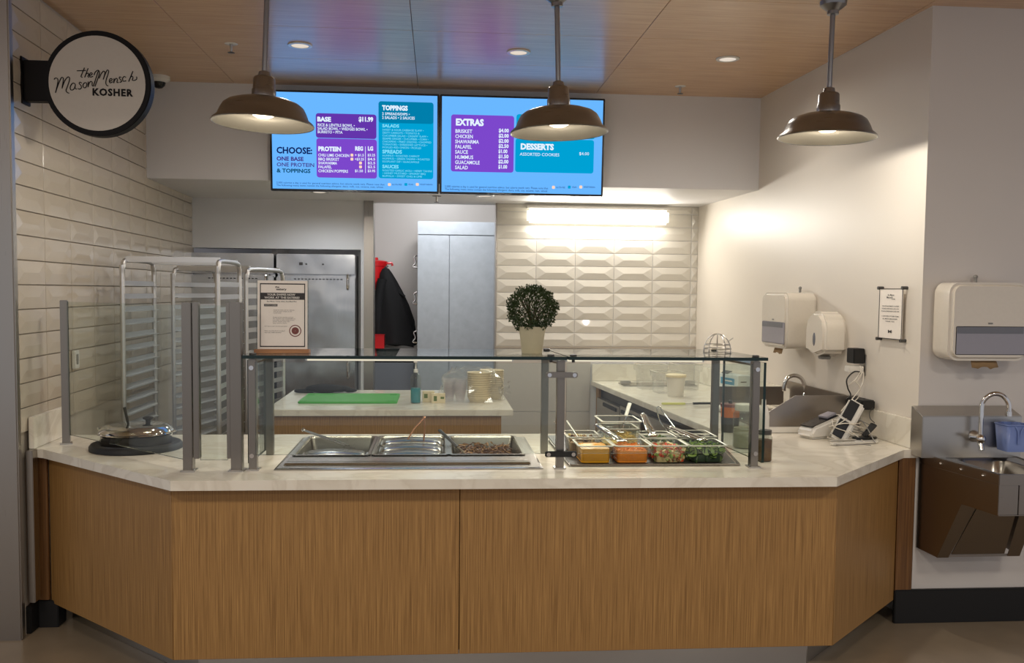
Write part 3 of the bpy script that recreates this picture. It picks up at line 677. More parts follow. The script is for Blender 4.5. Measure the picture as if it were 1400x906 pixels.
def foodpan(cx, w, y0, y1, z, depth, label, m='pan', rim=.014, name='food_pan', group='steel food pans in the hot wells', thick=True):
    t = thing(name, label, 'food pan', (cx, (y0+y1)/2, z-depth), 0, group)
    hx, hy = w/2, (y1-y0)/2; q = MB()
    def rr(hx, hy, r, n=5): return rrect(-hx, -hy, hx, hy, r, n)
    lv = [(hx, hy, .022, depth-.002), (hx, hy, .022, depth), (hx-rim, hy-rim, .022, depth+.0005), (hx-rim-.004, hy-rim-.004, .022, depth-.008), (hx-rim-.014, hy-rim-.014, .03, .014), (hx-rim-.03, hy-rim-.03, .03, .001)]
    vs = []; fs = []; n = 24
    for a, b, r, zz in lv: vs += [(p[0], p[1], zz) for p in rr(a, b, r)]
    for i in range(len(lv)-1):
        for k in range(n): fs.append((i*n+k, i*n+(k+1) % n, (i+1)*n+(k+1) % n, (i+1)*n+k))
    fs.append(tuple(range((len(lv)-1)*n, len(lv)*n)))
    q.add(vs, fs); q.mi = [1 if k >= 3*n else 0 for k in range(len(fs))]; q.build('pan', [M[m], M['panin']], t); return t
hp = []
for (a, b), lb in zip(OX, ('leftmost steel food pan, with tongs lying across it', 'middle steel food pan, holding stacked curved covers', 'right-hand steel food pan holding brown shredded meat')):
    hp.append(foodpan((a+b)/2, b-a+.020, OY[0]-.012, OY[1]+.012, .922, .10, lb))
def cover(cx, cy, z, lb, W=.30, D=.15, tilt=0):
    t = thing('pan_cover', lb, 'cover', (cx, cy, z), 0, 'curved steel pan covers'); t.rotation_euler = (tilt, 0, 0)
    vs = []; fs = []; n = 12; pr = [(-D/2, -.012), (-D/2+.004, 0), (-D/2+.018, .008), (D/2-.018, .008), (D/2-.004, 0), (D/2, -.012)]
    for i in range(n+1):
        u = -1+2*i/n; e = .012*(1-u*u)-(0 if abs(u) < .95 else .008)
        for y, zz in pr: vs.append((u*W/2, y, zz+e))
    k = len(pr)
    for i in range(n):
        for j in range(k-1): fs.append((i*k+j, i*k+j+1, (i+1)*k+j+1, (i+1)*k+j))
    MB().add(vs, fs).build('cover', M['pan'], t, solid=.002)
    for s in (-1, 1): MB().tube([(s*W/2, -D/2+.01, -.004), (s*W/2, D/2-.01, -.004)], .007, 8).build('rolled_end', M['chrome'], t)
    return t
cover(-.485, 4.36, .898, 'curved steel cover lying at the front of the left food pan')
for k, (y, z, lb) in enumerate(((4.34, .898, 'frontmost of the three curved steel covers in the middle pan'), (4.47, .906, 'middle one of the three curved steel covers in the middle pan'), (4.62, .914, 'rearmost of the three curved steel covers in the middle pan, holding the upright tongs'))):
    cover(-.123, y, z, lb, W=.305)
def tongs(name, p, q, spread, lb, m='chrome', w=.012, scallop=True, group='serving tongs'):
    p = Vector(p); q = Vector(q); t = thing(name, lb, 'tongs', p, 0, group); d = q-p; sd = d.cross(Vector((0, 0, 1))).normalized()
    if sd.length < .1: sd = Vector((1, 0, 0))
    for s in (-1, 1):
        pts = [Vector((0, 0, 0))+sd*s*.004, d*.35+sd*s*spread*.6, d*.75+sd*s*spread, d+sd*s*spread*.7]
        MB().tube(spline(pts, 5), w*.75, 8, r2=w*.45, flat=.30).build('arm', M[m], t)
        if scallop: MB().sph(tuple(d*.96+sd*s*spread*.75), .014, 1.3, 1.3, .6, 10, 6).build('tip', M[m], t)
    MB().sph((0, 0, 0), .010, seg=8, rings=5).build('hinge', M[m], t)
    return t
def pix(px, py, y):
    d = R2*(px-700)/F_PX - U2*(py-PPY)/F_PX + Fw
    return Vector((0, 0, CZ))+d*(y/d.y)
tongs('serving_tongs', (-.69, 4.78, .955), (-.43, 4.42, .935), .012, 'thin steel tongs lying across the left food pan', scallop=False)
t = thing('serving_tongs', 'open copper-toned tongs standing upright in the middle food pan', 'tongs', (-.045, 4.62, .935), 0, 'serving tongs')
ap = pix(580, 571, 4.62)-t.location
for px, py in ((556, 603), (579, 604)):
    b = pix(px, py, 4.60)-t.location
    MB().tube(spline([ap, ap*.55+b*.45+Vector((.004 if px > 570 else -.008, 0, 0)), b], 6), .0085, 8, flat=.5).build('arm', M['bronzeh'], t)
    MB().sph(tuple(b), .012, 1.2, 1, .5).build('tip', M['bronzeh'], t)
MB().sph(tuple(ap), .008).build('hinge', M['bronzeh'], t)
def spoon(lb, p, q, hm, bm, frac=.5, r=.007, bowl=.022, cat='spoon', name='serving_spoon'):
    p = Vector(p); q = Vector(q); t = thing(name, lb, cat, q); d = p-q
    MB().tube([d, d*.98, d*(frac+.02), d*frac], r, 10, r2=r*.8, flat=.6).build('handle', M[hm], t)
    MB().tube([d*frac, d*.1], r*.45, 8).build('shaft', M[bm], t)
    MB().sph((0, 0, 0), bowl, 1.2, .9, .35).build('bowl', M[bm], t); return t
spoon('serving spoon with long black handle leaning in the shredded meat', pix(601, 588, 4.62), pix(644, 628, 4.36), 'black', 'chrome', .42, .011)

def scatter(name, parent, m, n, x0, y0, x1, y1, z0, z1, mk, hollow=None):
    mb = MB(); cnt = 0
    while cnt < n:
        x = random.uniform(x0, x1); y = random.uniform(y0, y1); z = random.uniform(z0, z1)
        if hollow and x0+hollow < x < x1-hollow and y > y0+hollow and z < z1-hollow: continue
        cnt += 1; mb.cm = random.randrange(len(m)) if isinstance(m, list) else 0; mk(mb, x, y, z)
    o = mb.build(name, m, parent, smooth=False); o['kind'] = 'stuff'; return o
def rv(s=1): return Vector((random.uniform(-s, s), random.uniform(-s, s), random.uniform(-s, s)))
def chunk(r):
    def f(mb, x, y, z):
        a = len(mb.v); mb.cb((0, 0, 0), (r*random.uniform(.7, 1.5), r*random.uniform(.7, 1.5), r*random.uniform(.6, 1.2)))
        e = Matrix.Translation((x, y, z)) @ (Matrix.Rotation(random.random()*6, 4, rv().normalized())); mb.xf(e, a)
    return f
def strand(L, r):
    def f(mb, x, y, z):
        d = rv().normalized()*L; d.z *= .4; p = Vector((x, y, z)); mb.tube([p-d, p+rv(L*.4), p+d], r, 3)
    return f
def disc(r, h):
    def f(mb, x, y, z):
        a = len(mb.v); q = random.uniform(.8, 1.15)*r; c0 = mb.cm
        mb.cm = 1; mb.lathe([(q, -h/2), (q, h/2)], 10); mb.cm = 0; mb.lathe([(.0001, h/2), (q*.93, h/2+.0003)], 10); mb.lathe([(.0001, -h/2), (q*.93, -h/2-.0003)], 10)
        mb.xf(Matrix.Translation((x, y, z)) @ Matrix.Rotation(random.random()*6, 4, rv().normalized()), a)
    return f
scatter('shredded_meat', hp[2], [M['meat'], M['meat2'], M['meat']], 620, -.12, -.20, .13, .20, .012, .078, strand(.018, .0035))
scatter('shredded_meat', hp[0], [M['meat'], M['dark']], 120, -.12, -.02, .13, .20, .012, .03, strand(.016, .0035))

# ================================================================ CLEAR TOPPING PANS
well = thing('cold_tray', 'flat dark cold tray with steel rim under the topping pans', 'tray', (1.03, 4.5, .90))
MB().prism([(.605, 4.035), (1.365, 4.035), (1.50, 4.9), (.60, 4.9)], .901, .904).build('tray', M['dgrey'], well, world=True)
for a, b in (((.600, 4.03), (1.375, 4.03)), ((1.375, 4.03), (1.47, 4.62)), ((.595, 4.03), (.585, 4.70))):
    MB().tube([(a[0], a[1], .906), (b[0], b[1], .906)], .006, 6).build('rim', M['pan'], well, world=True)
def cpan(cx, cy, w, d, h, label, z0=.905, name='topping_pan'):
    t = thing(name, label, 'container', (cx, cy, z0), 0, 'clear plastic topping pans')
    hx, hy = w/2, d/2
    lv = [(hx-.016, hy-.016, .02, .001), (hx-.008, hy-.008, .016, .012), (hx-.002, hy-.002, .014, h)]
    vs = []; fs = []; n = 24
    for a, b, r, zz in lv: vs += [(p[0], p[1], zz) for p in rrect(-a, -b, a, b, r)]
    for i in range(2):
        for k in range(n): fs.append((i*n+k, i*n+(k+1) % n, (i+1)*n+(k+1) % n, (i+1)*n+k))
    fs.append(tuple(range(n))[::-1]); MB().add(vs, fs).build('body', M['plas'], t)
    v1 = [(p[0], p[1], h) for p in rrect(-hx+.002, -hy+.002, hx-.002, hy-.002, .014)]+[(p[0], p[1], h) for p in rrect(-hx-.008, -hy-.008, hx+.008, hy+.008, .02)]+[(p[0], p[1], h-.004) for p in rrect(-hx-.008, -hy-.008, hx+.008, hy+.008, .02)]
    MB().add(v1, [(i*n+k, i*n+(k+1) % n, (i+1)*n+(k+1) % n, (i+1)*n+k) for i in range(2) for k in range(n)]).build('rim', M['plasrim'], t, solid=.002)
    return t
def fill(t, m, w, d, z1, name='filling', lump=.004):
    hx, hy = w/2-.010, d/2-.010; q = MB(); n = 10; vs = []; fs = []
    q.prism(rrect(-hx, -hy, hx, hy, .014), .003, z1-.004)
    for i in range(n+1):
        for j in range(n+1):
            u = -1+2*i/n; v = -1+2*j/n; e = 0 if max(abs(u), abs(v)) > .99 else lump*random.uniform(.2, 1.6)
            vs.append((u*hx*.97, v*hy*.97, z1-.005+e))
    for i in range(n):
        for j in range(n): fs.append((i*(n+1)+j, (i+1)*(n+1)+j, (i+1)*(n+1)+j+1, i*(n+1)+j+1))
    q.add(vs, fs); return q.build(name, m, t)
FR = [(.722, .150), (.893, .158), (1.068, .150), (1.243, .168)]
fp = []
LBF = ('clear pan of smooth orange-yellow sauce, front row far left', 'clear pan of shredded carrot in the front row', 'clear pan of chopped tomato salad, third in the front row', 'clear pan of sliced cucumbers, front row far right')
for (x, wd), lb in zip(FR, LBF): fp.append(cpan(x, 4.165, wd, .19, .082, lb))
fill(fp[0], M['mustard'], .150, .19, .070, 'sauce')
fill(fp[1], M['carrot'], .158, .19, .060, 'filling'); scatter('carrot_shreds', fp[1], M['carrot'], 500, -.068, -.084, .068, .08, .006, .066, strand(.010, .0013), .012)
fill(fp[2], M['onion'], .144, .18, .050, 'filling'); scatter('chopped_salad', fp[2], [M['tomato'], M['onion'], M['tomato'], M['cuke'], M['meat2']], 420, -.064, -.084, .064, .08, .008, .064, chunk(.011), .016)
fill(fp[3], M['cukes'], .150, .17, .040, 'filling'); scatter('cucumber_slices', fp[3], [M['cuke'], M['cukes']], 120, -.070, -.082, .070, .08, .012, .066, disc(.022, .005), .014)
bp = []
BK = ((.705, 4.40, .150, .20, .086, 'clear pan in the back row behind the orange sauce'), (.893, 4.44, .185, .21, .155, 'tall clear pan of shredded cheese in the back row'),
      (1.078, 4.40, .150, .20, .082, 'clear pan of pale dip with herbs in the back row'), (1.262, 4.40, .175, .20, .086, 'clear pan of dark olives in the back row at the right'))
for x, y, wd, dp, h, lb in BK: bp.append(cpan(x, y, wd, dp, h, lb))
fill(bp[0], M['meat2'], .15, .20, .06); scatter('chopped_mix', bp[0], [M['meat2'], M['meat'], M['onion']], 120, -.06, -.08, .06, .08, .055, .07, chunk(.010))
fill(bp[1], M['cheese'], .185, .21, .05); scatter('cheese_shreds', bp[1], M['cheese'], 300, -.0, -.09, .08, .09, .03, .082, strand(.012, .002))
fill(bp[2], M['dip'], .15, .20, .058); scatter('herbs', bp[2], [M['green2'], M['cukes']], 70, -.06, -.08, .06, .08, .058, .064, chunk(.009))
fill(bp[3], M['olive'], .175, .20, .055); scatter('olives', bp[3], M['olive'], 110, -.07, -.085, .07, .08, .05, .068, chunk(.013))
t = cpan(.893, 4.42, .160, .18, .06, 'shallow clear insert pan sitting inside the front of the tall cheese pan', .965, 'insert_pan')
t.location.y = 4.425; bpy.data.objects.remove(t.children[0]) if False else None
def tg(px0, py0, y0, px1, py1, y1, sp, lb, w=.016):
    tongs('serving_tongs', pix(px0, py0, y0), pix(px1, py1, y1), sp, lb, 'chrome', w)
tg(816, 581, 4.36, 852, 604, 4.16, .014, 'steel tongs resting on the pan of shredded carrot', .02)
tg(917, 584, 4.36, 964, 602, 4.16, .016, 'steel tongs resting over the sliced cucumbers', .022)
tg(879, 566, 4.42, 893, 596, 4.24, .012, 'steel tongs standing in the pale dip behind the tomato salad')
t = thing('wire_tongs', 'thin steel tongs with open loop leaning over the olives', 'tongs', pix(922, 582, 4.4), 0, 'serving tongs')
o0 = t.location.copy()
MB().tube(spline([pix(924, 586, 4.4)-o0, pix(906, 562, 4.42)-o0, pix(902, 556, 4.42)-o0, pix(898, 559, 4.42)-o0, pix(903, 577, 4.42)-o0, pix(914, 590, 4.4)-o0], 5), .0028, 8).build('loop', M['chrome'], t)
spoon('pale plastic spoon handle standing in the tall cheese pan', pix(861, 551, 4.50), pix(849, 590, 4.44), 'wht', 'chrome', .55, .012)
spoon('slim pale spoon sticking out of the back left topping pan', pix(775, 575, 4.46), pix(792, 600, 4.36), 'wht', 'wht', .5, .005, .012)
spoon('thin steel spoon handle behind the centre post', pix(758, 576, 4.50), pix(772, 594, 4.42), 'chrome', 'chrome', .5, .004, .012)

# ================================================================ SOUP WARMER
t = thing('soup_warmer', 'round steel soup warmer with black ring set in the left counter', 'soup warmer', (-1.46, 4.56, .90))
MB().lathe([(.214, .001), (.214, .018), (.205, .030), (.185, .034), (.168, .028), (.160, .020)], 48, capb=True).build('base_ring', M['black'], t)
MB().lathe([(.160, .012), (.166, .070), (.170, .075), (.180, .080), (.172, .086)], 48).build('pot', M['chrome'], t)
MB().lathe([(.174, .086), (.170, .094), (.160, .104), (.140, .116), (.11, .121), (.001, .124)], 48).build('lid', M['chrome'], t)
for a in (-.25, 2.9):
    MB().tube(spline([(.170*math.cos(a-.14), .170*math.sin(a-.14), .082), (.205*math.cos(a), .205*math.sin(a), .094), (.170*math.cos(a+.14), .170*math.sin(a+.14), .082)], 6), .005).build('side_handle', M['chrome'], t)
MB().lathe([(.010, .116), (.012, .136), (.024, .142), (.025, .150), (.012, .154), (.001, .155)], 20, c=(.05, .02, 0)).build('lid_knob', M['black'], t)
t = thing('ladle', 'black handled ladle standing in the soup warmer', 'ladle', (-1.46, 4.53, 1.01))
MB().tube([(-.045, 0, .095), (-.04, 0, .07), (-.025, 0, .0)], .012, 10, r2=.009, flat=.6).build('handle', M['black'], t)
MB().tube([(-.025, 0, .01), (-.018, 0, -.045)], .005, 8).build('shaft', M['chrome'], t)

# ================================================================ POTTED PLANT on the glass shelf
t = thing('potted_plant', 'round boxwood ball plant in a pale conical pot on the glass shelf', 'plant', (.437, 4.2, ZG+.016))
MB().lathe([(.001, 0), (.044, 0), (.047, .003), (.060, .105), (.065, .118), (.066, .124), (.060, .124), (.056, .105)], 36).build('pot', M['pot'], t)
MB().lathe([(.001, .106), (.057, .104)], 20).build('soil', M['soil'], t)
mb = MB()
for k in range(40):
    d = rv().normalized(); d.z = abs(d.z)*1.1-.25; mb.tube([(0, 0, .10), (d.x*.04, d.y*.04, .17+d.z*.05), (d.x*.10, d.y*.10, .215+d.z*.09)], .0015, 4)
mb.build('stems', M['twig'], t)
mb = MB(); rnd = random.Random(3)
for k in range(5200):
    d = Vector((rnd.gauss(0, 1), rnd.gauss(0, 1), rnd.gauss(0, 1))).normalized(); r = .088+rnd.random()*.032+.010*math.sin(d.x*9)*math.cos(d.z*8+d.y*5)
    c = Vector((d.x*r, d.y*r, .205+d.z*r*.92))
    if c.z < .105: continue
    t1 = (d+Vector((rnd.uniform(-.9, .9), rnd.uniform(-.9, .9), rnd.uniform(-.5, .9)))).normalized(); s1_ = t1.cross(Vector((rnd.random(), rnd.random(), rnd.random()))).normalized()
    L = rnd.uniform(.008, .013); W = L*.30; n = t1.cross(s1_)*.002
    mb.add([c-t1*L*.5, c+s1_*W+n, c+t1*L*.6, c-s1_*W+n], [(0, 1, 2), (0, 2, 3)])
o = mb.build('foliage', M['leaf'], t, smooth=False); o['kind'] = 'stuff'

# ================================================================ SIGN HOLDER on the glass shelf
t = thing('tabletop_sign', 'upright printed sign in a clear holder with wooden base on the glass shelf', 'sign', (-.684, 4.12, ZG+.016)); t.rotation_euler = (math.radians(-3), 0, math.radians(3))
MB().box(-.118, -.045, 0, .118, .045, .019).build('wooden_base', M['woodb'], t, bevel=.002)
MB().box(-.108, -.003, .019, .108, .003, .322).build('card', M['card'], t)
MB().box(-.113, -.006, .019, -.1085, .006, .326).box(.1085, -.006, .019, .113, .006, .326).build('clear_holder', M['plas'], t)
q = MB()
for a in ((-.098, .028, .098, .033), (-.098, .305, .098, .310), (-.098, .028, -.094, .310), (.094, .028, .098, .310), (-.094, .238, .094, .268)): q.box(a[0], -.0036, a[1], a[2], -.0031, a[3])
q.box(-.080, -.0036, .208, -.022, -.0031, .218); q.build('printed_frame', M['ink'], t)
def st(s, x, z, h, m, wd, b=0): text(s, h/.7, M[m], t, (x, -.0040, z), bold=b*h, width=wd)
st('the', -.032, .290, .008, 'ink', .018, .04); st('eatery', -.028, .280, .009, 'ink', .045, .04)
st('YOUR SWIPES NOW', -.066, .2555, .0085, 'white', .122, .04); st('WORK AT THE EATERIE!', -.078, .2425, .0085, 'white', .152, .04)
st('Buy More. Come often. Any Meal Plan', -.068, .2275, .005, 'ink', .128, .02); st('HOW IT WORKS', -.077, .2105, .005, 'white', .052)
for k, (s, wd) in enumerate((('Check the menu, see the meal plan', .092), ('and use your swipes at the', .08), ('counter today', .034))): st(s, -.040, .190-.0065*k, .0038, 'ink', wd)
for k, (s, wd) in enumerate((('Order at the counter and tell', .088), ('the cashier you would like to', .098), ('pay with a meal swipe from', .092), ('your meal plan for', .075), ('any menu item', .06))): st(s, -.042, .158-.0065*k, .0038, 'ink', wd)
st('For the month and all meal plans', -.078, .118, .0038, 'ink', .098); st('Have a question about meal plans?', -.078, .098, .0040, 'ink', .088); st('Ask any staff member.', -.078, .090, .0040, 'ink', .075)
MB().lathe([(.0225, 0), (.0265, 0)], 32).lathe([(.001, 0), (.016, 0)], 24).xf(Matrix.Translation((.055, -.0037, .100)) @ Matrix.Rotation(PI/2, 4, 'X')).build('round_stamp', M['maroon'], t)

# ================================================================ ROLLING RACKS
def rack(A, ang, W, D, Hh, label):
    t = thing('sheet_pan_rack', label, 'rack', (A[0], A[1], 0), ang, 'aluminium rolling racks')
    # local: near-left upright at the origin, x to the right, y away
    for x in (0, W):
        MB().tube(spline([(x, 0, .12), (x, 0, Hh-.16), (x, 0, Hh-.09), (x, .02, Hh-.03), (x, .08, Hh), (x, D-.08, Hh), (x, D-.02, Hh-.03), (x, D, Hh-.09), (x, D, Hh-.16), (x, D, .12)], 4), .014, 10).build('side_frame', M['alu'], t)
    MB().box(0, .05, Hh-.012, W, .075, Hh+.022).build('top_bar', M['alu'], t, bevel=.002)
    MB().box(0, D-.075, Hh-.012, W, D-.05, Hh+.022).build('top_bar', M['alu'], t, bevel=.002)
    MB().box(0, -.012, .14, W, .014, .17).box(0, D-.014, .14, W, D+.012, .17).build('base_bar', M['alu'], t, bevel=.002)
    p = None
    for s in (0, 1):
        for k in range(20):
            z = .24+k*.0765
            if p is None:
                p = MB().prism([(-.004, 0), (.028, 0), (.028, .003), (.0, .003), (.0, .030), (-.004, .030)], -D+.01, -.01, 'y').build('slide', M['alu'], t); o = p
            else: o = p.copy(); COL.objects.link(o); o.parent = t
            o.location = (.004 if s == 0 else W-.004, 0, z); o.scale = (1 if s == 0 else -1, 1, 1)
    for x in (0, W):
        for y in (0, D):
            c = MB().cyl((-.012, 0, .05), (.012, 0, .05), .05, 16).box(-.02, -.02, .09, .02, .02, .13).build('caster', M['dgrey'], t); c.location = (x, y, 0)
    return t
rack((-1.835, 5.52), 0, .545, .60, 1.845, 'tall aluminium sheet pan rack nearest the tiled wall')
rack((-1.80, 6.42), -.236, .53, .62, 1.815, 'tall aluminium sheet pan rack just left of the island')

# ================================================================ THINGS ON THE ISLAND
t = thing('cutting_board', 'bright green plastic cutting board on the island', 'cutting board', (-.62, 6.60, .90), .0)
MB().prism(rrect(-.335, -.26, .345, .26, .02), .0, .014).build('board', M['green'], t, bevel=.003)
for s in (-1, 1):
    for y in (-.2, .2): MB().cb((s*.30, y, .0155), (.05, .07, .003)).build('corner_pad', M['green'], t, bevel=.001)
t = thing('black_glove', 'black oven glove lying behind the green cutting board', 'glove', (-.85, 7.03, .90))
MB().sph((0, 0, .032), .10, 1.5, .8, .34, 16, 8).sph((.10, .02, .028), .08, 1.2, .7, .32, 14, 8).sph((.19, 0, .018), .04, 1.3, .8, .4, 12, 6).build('palm', M['cloth'], t)
MB().tube(spline([(-.08, -.05, .012), (-.17, -.05, .012), (-.215, -.03, .014), (-.215, .01, .014), (-.16, .03, .014), (-.08, .03, .014)], 5), .010, 8).build('loop', M['cloth'], t)
t = thing('pump_bottle', 'clear pump bottle of blue-green sanitizer on the island', 'bottle', (-.148, 6.38, .90))
MB().lathe([(.030, .004), (.033, .012), (.033, .105), (.033, .106)], 24, capb=True, capt=True).build('gel', M['bluetr'], t)
MB().lathe([(.034, 0), (.0365, .006), (.0365, .17), (.032, .192), (.016, .208), (.013, .216)], 24, capb=True).build('bottle', M['plas'], t)
MB().lathe([(.015, .214), (.015, .236), (.006, .240), (.0045, .290)], 16).box(-.012, -.045, .286, .012, .012, .298).build('pump', M['wht'], t)
t = thing('small_carton', 'small cream printed carton beside the pump bottle', 'box', (-.03, 6.42, .90))
MB().cb((.04, -.02, .033), (.095, .06, .066)).build('carton', M['bowl'], t, bevel=.001)
MB().cb((-.03, .03, .038), (.085, .06, .076)).build('back_carton', M['bowl'], t, bevel=.001)
MB().box(.008, -.0512, .015, .03, -.0502, .05).box(.055, -.0512, .03, .08, -.0502, .045).box(-.06, -.0012, .03, -.035, -.0002, .06).build('printed_marks', M['green2'], t)
for k, (x, y, lb) in enumerate(((.088, 6.50, 'left stack of clear plastic cups in a bag on the island'), (.165, 6.47, 'right stack of clear plastic cups in a bag, touching the paper bowls'))):
    t = thing('cup_stack', lb, 'cups', (x, y, .90), 0, 'stacks of plastic cups')
    for j in range(7): MB().lathe([(.028, 0), (.043, .075), (.046, .078), (.043, .080)], 24, c=(0, 0, j*.014)).build('cup', M['cup'], t)
ORD = ('lowest', 'second from the bottom', 'third from the bottom', 'fourth from the bottom', 'fifth from the bottom', 'sixth from the bottom', 'sixth from the top', 'fifth from the top', 'fourth from the top', 'third from the top', 'second from the top', 'topmost')
def bowls(x, y, n, where):
    for j in range(n):
        t = thing('paper_bowl', f'cream paper bowl, {ORD[j]} in the {where} stack on the island', 'bowl', (x, y, .90+j*.0155), 0, f'paper bowls in the {where} stack')
        MB().lathe([(.001, .002), (.068, .001), (.084, .034), (.089, .036), (.088, .040), (.080, .036), (.066, .006), (.001, .006)], 28).build('bowl', M['bowl'], t)
bowls(.300, 6.47, 12, 'front')
bowls(.400, 6.66, 12, 'rear')
t = thing('plastic_bag', 'crumpled clear plastic bag wrapped around the cups and bowls', 'bag', (.25, 6.58, .90))
mb = MB(); rnd = random.Random(5); n, m_ = 26, 8; vs = []
for i in range(m_+1):
    for k in range(n):
        a = 2*PI*k/n; h = i/m_; r = (1-.25*h)*(1+rnd.uniform(-.10, .10))
        vs.append((r*math.cos(a)*.245*(1-.45*max(0, h-.8)*5*.6), r*math.sin(a)*.21*(1-.45*max(0, h-.8)*5*.6), h*.235+rnd.uniform(-.012, .012) if i else .001))
mb.add(vs, [(i*n+k, i*n+(k+1) % n, (i+1)*n+(k+1) % n, (i+1)*n+k) for i in range(m_) for k in range(n)])
a = len(mb.v)
for k in range(14):
    c = Vector((.20+rnd.random()*.07, -.08+rnd.random()*.12, .02+rnd.random()*.13)); p = [c+rv(.035) for _ in range(4)]
    mb.add(p, [(0, 1, 2), (0, 2, 3)])
mb.build('film', M['film'], t, smooth=False)

# ================================================================ PASSAGE: cupboard, jacket, shelves
t = thing('metal_cupboard', 'tall grey galvanised two-door cupboard in the doorway', 'cupboard', (.20, 9.35, 0))
MB().box(-.392, -.31, .05, .39, .33, 2.36).build('body', M['zinc'], t, bevel=.003, world=False)
MB().box(-.395, -.335, .05, -.088, -.312, 2.225).build('door', M['zinc'], t, bevel=.003)
MB().box(-.082, -.335, .05, .39, -.312, 2.225).build('door', M['zinc'], t, bevel=.003)
MB().box(-.395, -.335, 2.232, .39, -.312, 2.36).build('top_rail', M['zinc'], t, bevel=.003)
for z in (1.98, 1.62, 1.24):
    o = MB().tube(spline([(-.400, -.28, z+.05), (-.43, -.28, z+.03), (-.415, -.28, z-.02), (-.44, -.28, z-.06), (-.400, -.28, z-.07)], 4), .008).build('latch', M['chrome'], t)
t = thing('hanging_jacket', 'black jacket hanging from a hook in the doorway', 'jacket', (-.435, 9.55, 1.12))
mb = MB(); n = 28; lv = [(.0, .215, .11, .0, .06), (.08, .212, .11, .0, .05), (.25, .20, .10, -.01, .04), (.42, .165, .09, -.035, .035), (.55, .125, .085, -.055, .03), (.66, .090, .075, -.075, .015), (.74, .062, .06, -.095, .01), (.785, .035, .04, -.10, .004), (.80, .004, .004, -.10, 0)]
vs = []
for z, rx, ry, cx, am in lv:
    for k in range(n):
        a = 2*PI*k/n; f = 1+am*4*math.sin(a*7+z*3)*.5
        vs.append((cx+rx*f*math.cos(a), ry*f*math.sin(a), z+(.02*math.sin(a*3) if z == 0 else 0)))
mb.add(vs, [(i*n+k, i*n+(k+1) % n, (i+1)*n+(k+1) % n, (i+1)*n+k) for i in range(len(lv)-1) for k in range(n)]+[tuple(range(n))[::-1]])
mb.build('coat', M['cloth'], t)
MB().tube([(.0, -.02, .58), (.06, -.05, .53), (.10, -.05, .50)], .035, 8, r2=.012).build('collar', M['cloth'], t)
MB().tube(spline([(-.13, -.06, .68), (-.17, -.06, .45), (-.18, -.07, .2), (-.17, -.06, .04)], 5), .05, 10, r2=.038).build('sleeve', M['cloth'], t)
MB().tube([(-.10, .35, .82), (-.10, .0, .80)], .012, 8).build('hook', M['dgrey'], t)
t = thing('storage_shelf', 'narrow dark shelf left of the jacket in the doorway, carrying the red bin', 'shelf', (-.82, 9.75, 0))
for z in (1.66, 1.245): MB().box(-.45, -.24, z, .28, .24, z+.022).build('board', M['dgrey'], t, bevel=.002)
for x in (-.43, .265): MB().box(x-.01, .20, 1.0, x+.01, .24, 2.0).build('upright', M['steel'], t)
t = thing('red_bin', 'red plastic bin with lid on the shelf behind the doorway edge', 'bin', (-.66, 9.65, 1.683))
MB().lathe([(.10, 0), (.105, .003), (.125, .25), (.133, .252), (.133, .275)], 28, capb=True).build('bin', M['red'], t)
MB().lathe([(.138, .272), (.140, .30), (.10, .312), (.045, .315), (.04, .34), (.001, .342)], 28).build('lid', M['red'], t)
MB().tube([(.12, -.03, .28), (.185, -.03, .285), (.19, -.03, .255)], .014, 8).build('handle', M['red'], t)
t = thing('low_cabinet', 'dark glass fronted low cabinet below the jacket in the doorway', 'cabinet', (-.68, 9.55, 0))
MB().box(-.5, -.3, .05, .44, .42, 1.0).build('body', M['blackg'], t, bevel=.004)
MB().box(-.5, -.32, .08, -.02, -.302, .96).build('door', M['smoked'], t, bevel=.003)
MB().box(-.01, -.32, .08, .44, -.302, .96).build('door', M['smoked'], t, bevel=.003)
MB().box(-.5, -.32, 1.001, .44, .42, 1.09).build('white_top', M['wht'], t, bevel=.003)
t = thing('red_box', 'small red box at the foot of the jacket behind the glass shelf', 'box', (-.60, 9.35, 1.09))
MB().cb((0, 0, .07), (.13, .16, .14)).build('carton', M['red'], t, bevel=.003); MB().cb((0, 0, .1425), (.135, .165, .005)).build('lid', M['red'], t)

# ================================================================ THINGS ON THE PREP WORKTOP
def tub(cx, cy, w, d, h, z0, lb, name='clear_tub'):
    t = thing(name, lb, 'container', (cx, cy, z0), .05, 'clear square tubs'); hx, hy = w/2, d/2; q = MB()
    lv = [(hx-.01, hy-.01, .02, .001), (hx, hy, .025, h*.72), (hx+.012, hy+.012, .025, h*.74), (hx+.014, hy+.014, .025, h)]; n = 24; vs = []
    for a, b, r, zz in lv: vs += [(p[0], p[1], zz) for p in rrect(-a, -b, a, b, r)]
    q.add(vs, [(i*n+k, i*n+(k+1) % n, (i+1)*n+(k+1) % n, (i+1)*n+k) for i in range(3) for k in range(n)]+[tuple(range(n))[::-1]]).build('body', M['film'], t)
    MB().tube([(a, b, h) for a, b in rrect(-hx-.012, -hy-.012, hx+.012, hy+.012, .025)]+[(hx+.012, hy-.013, h)], .004, 6).build('rim', M['plasrim'], t); return t
tub(1.74, 7.34, .20, .22, .20, .902, 'clear square tub at the back of the prep worktop')
tub(1.80, 7.03, .20, .20, .17, .902, 'clear square tub just behind the round white tub')
tub(2.02, 7.30, .19, .22, .21, .902, 'clear square tub furthest right at the back of the prep worktop')
t = thing('deli_tub', 'round translucent white tub with lid on the prep worktop', 'container', (1.81, 6.80, .90))
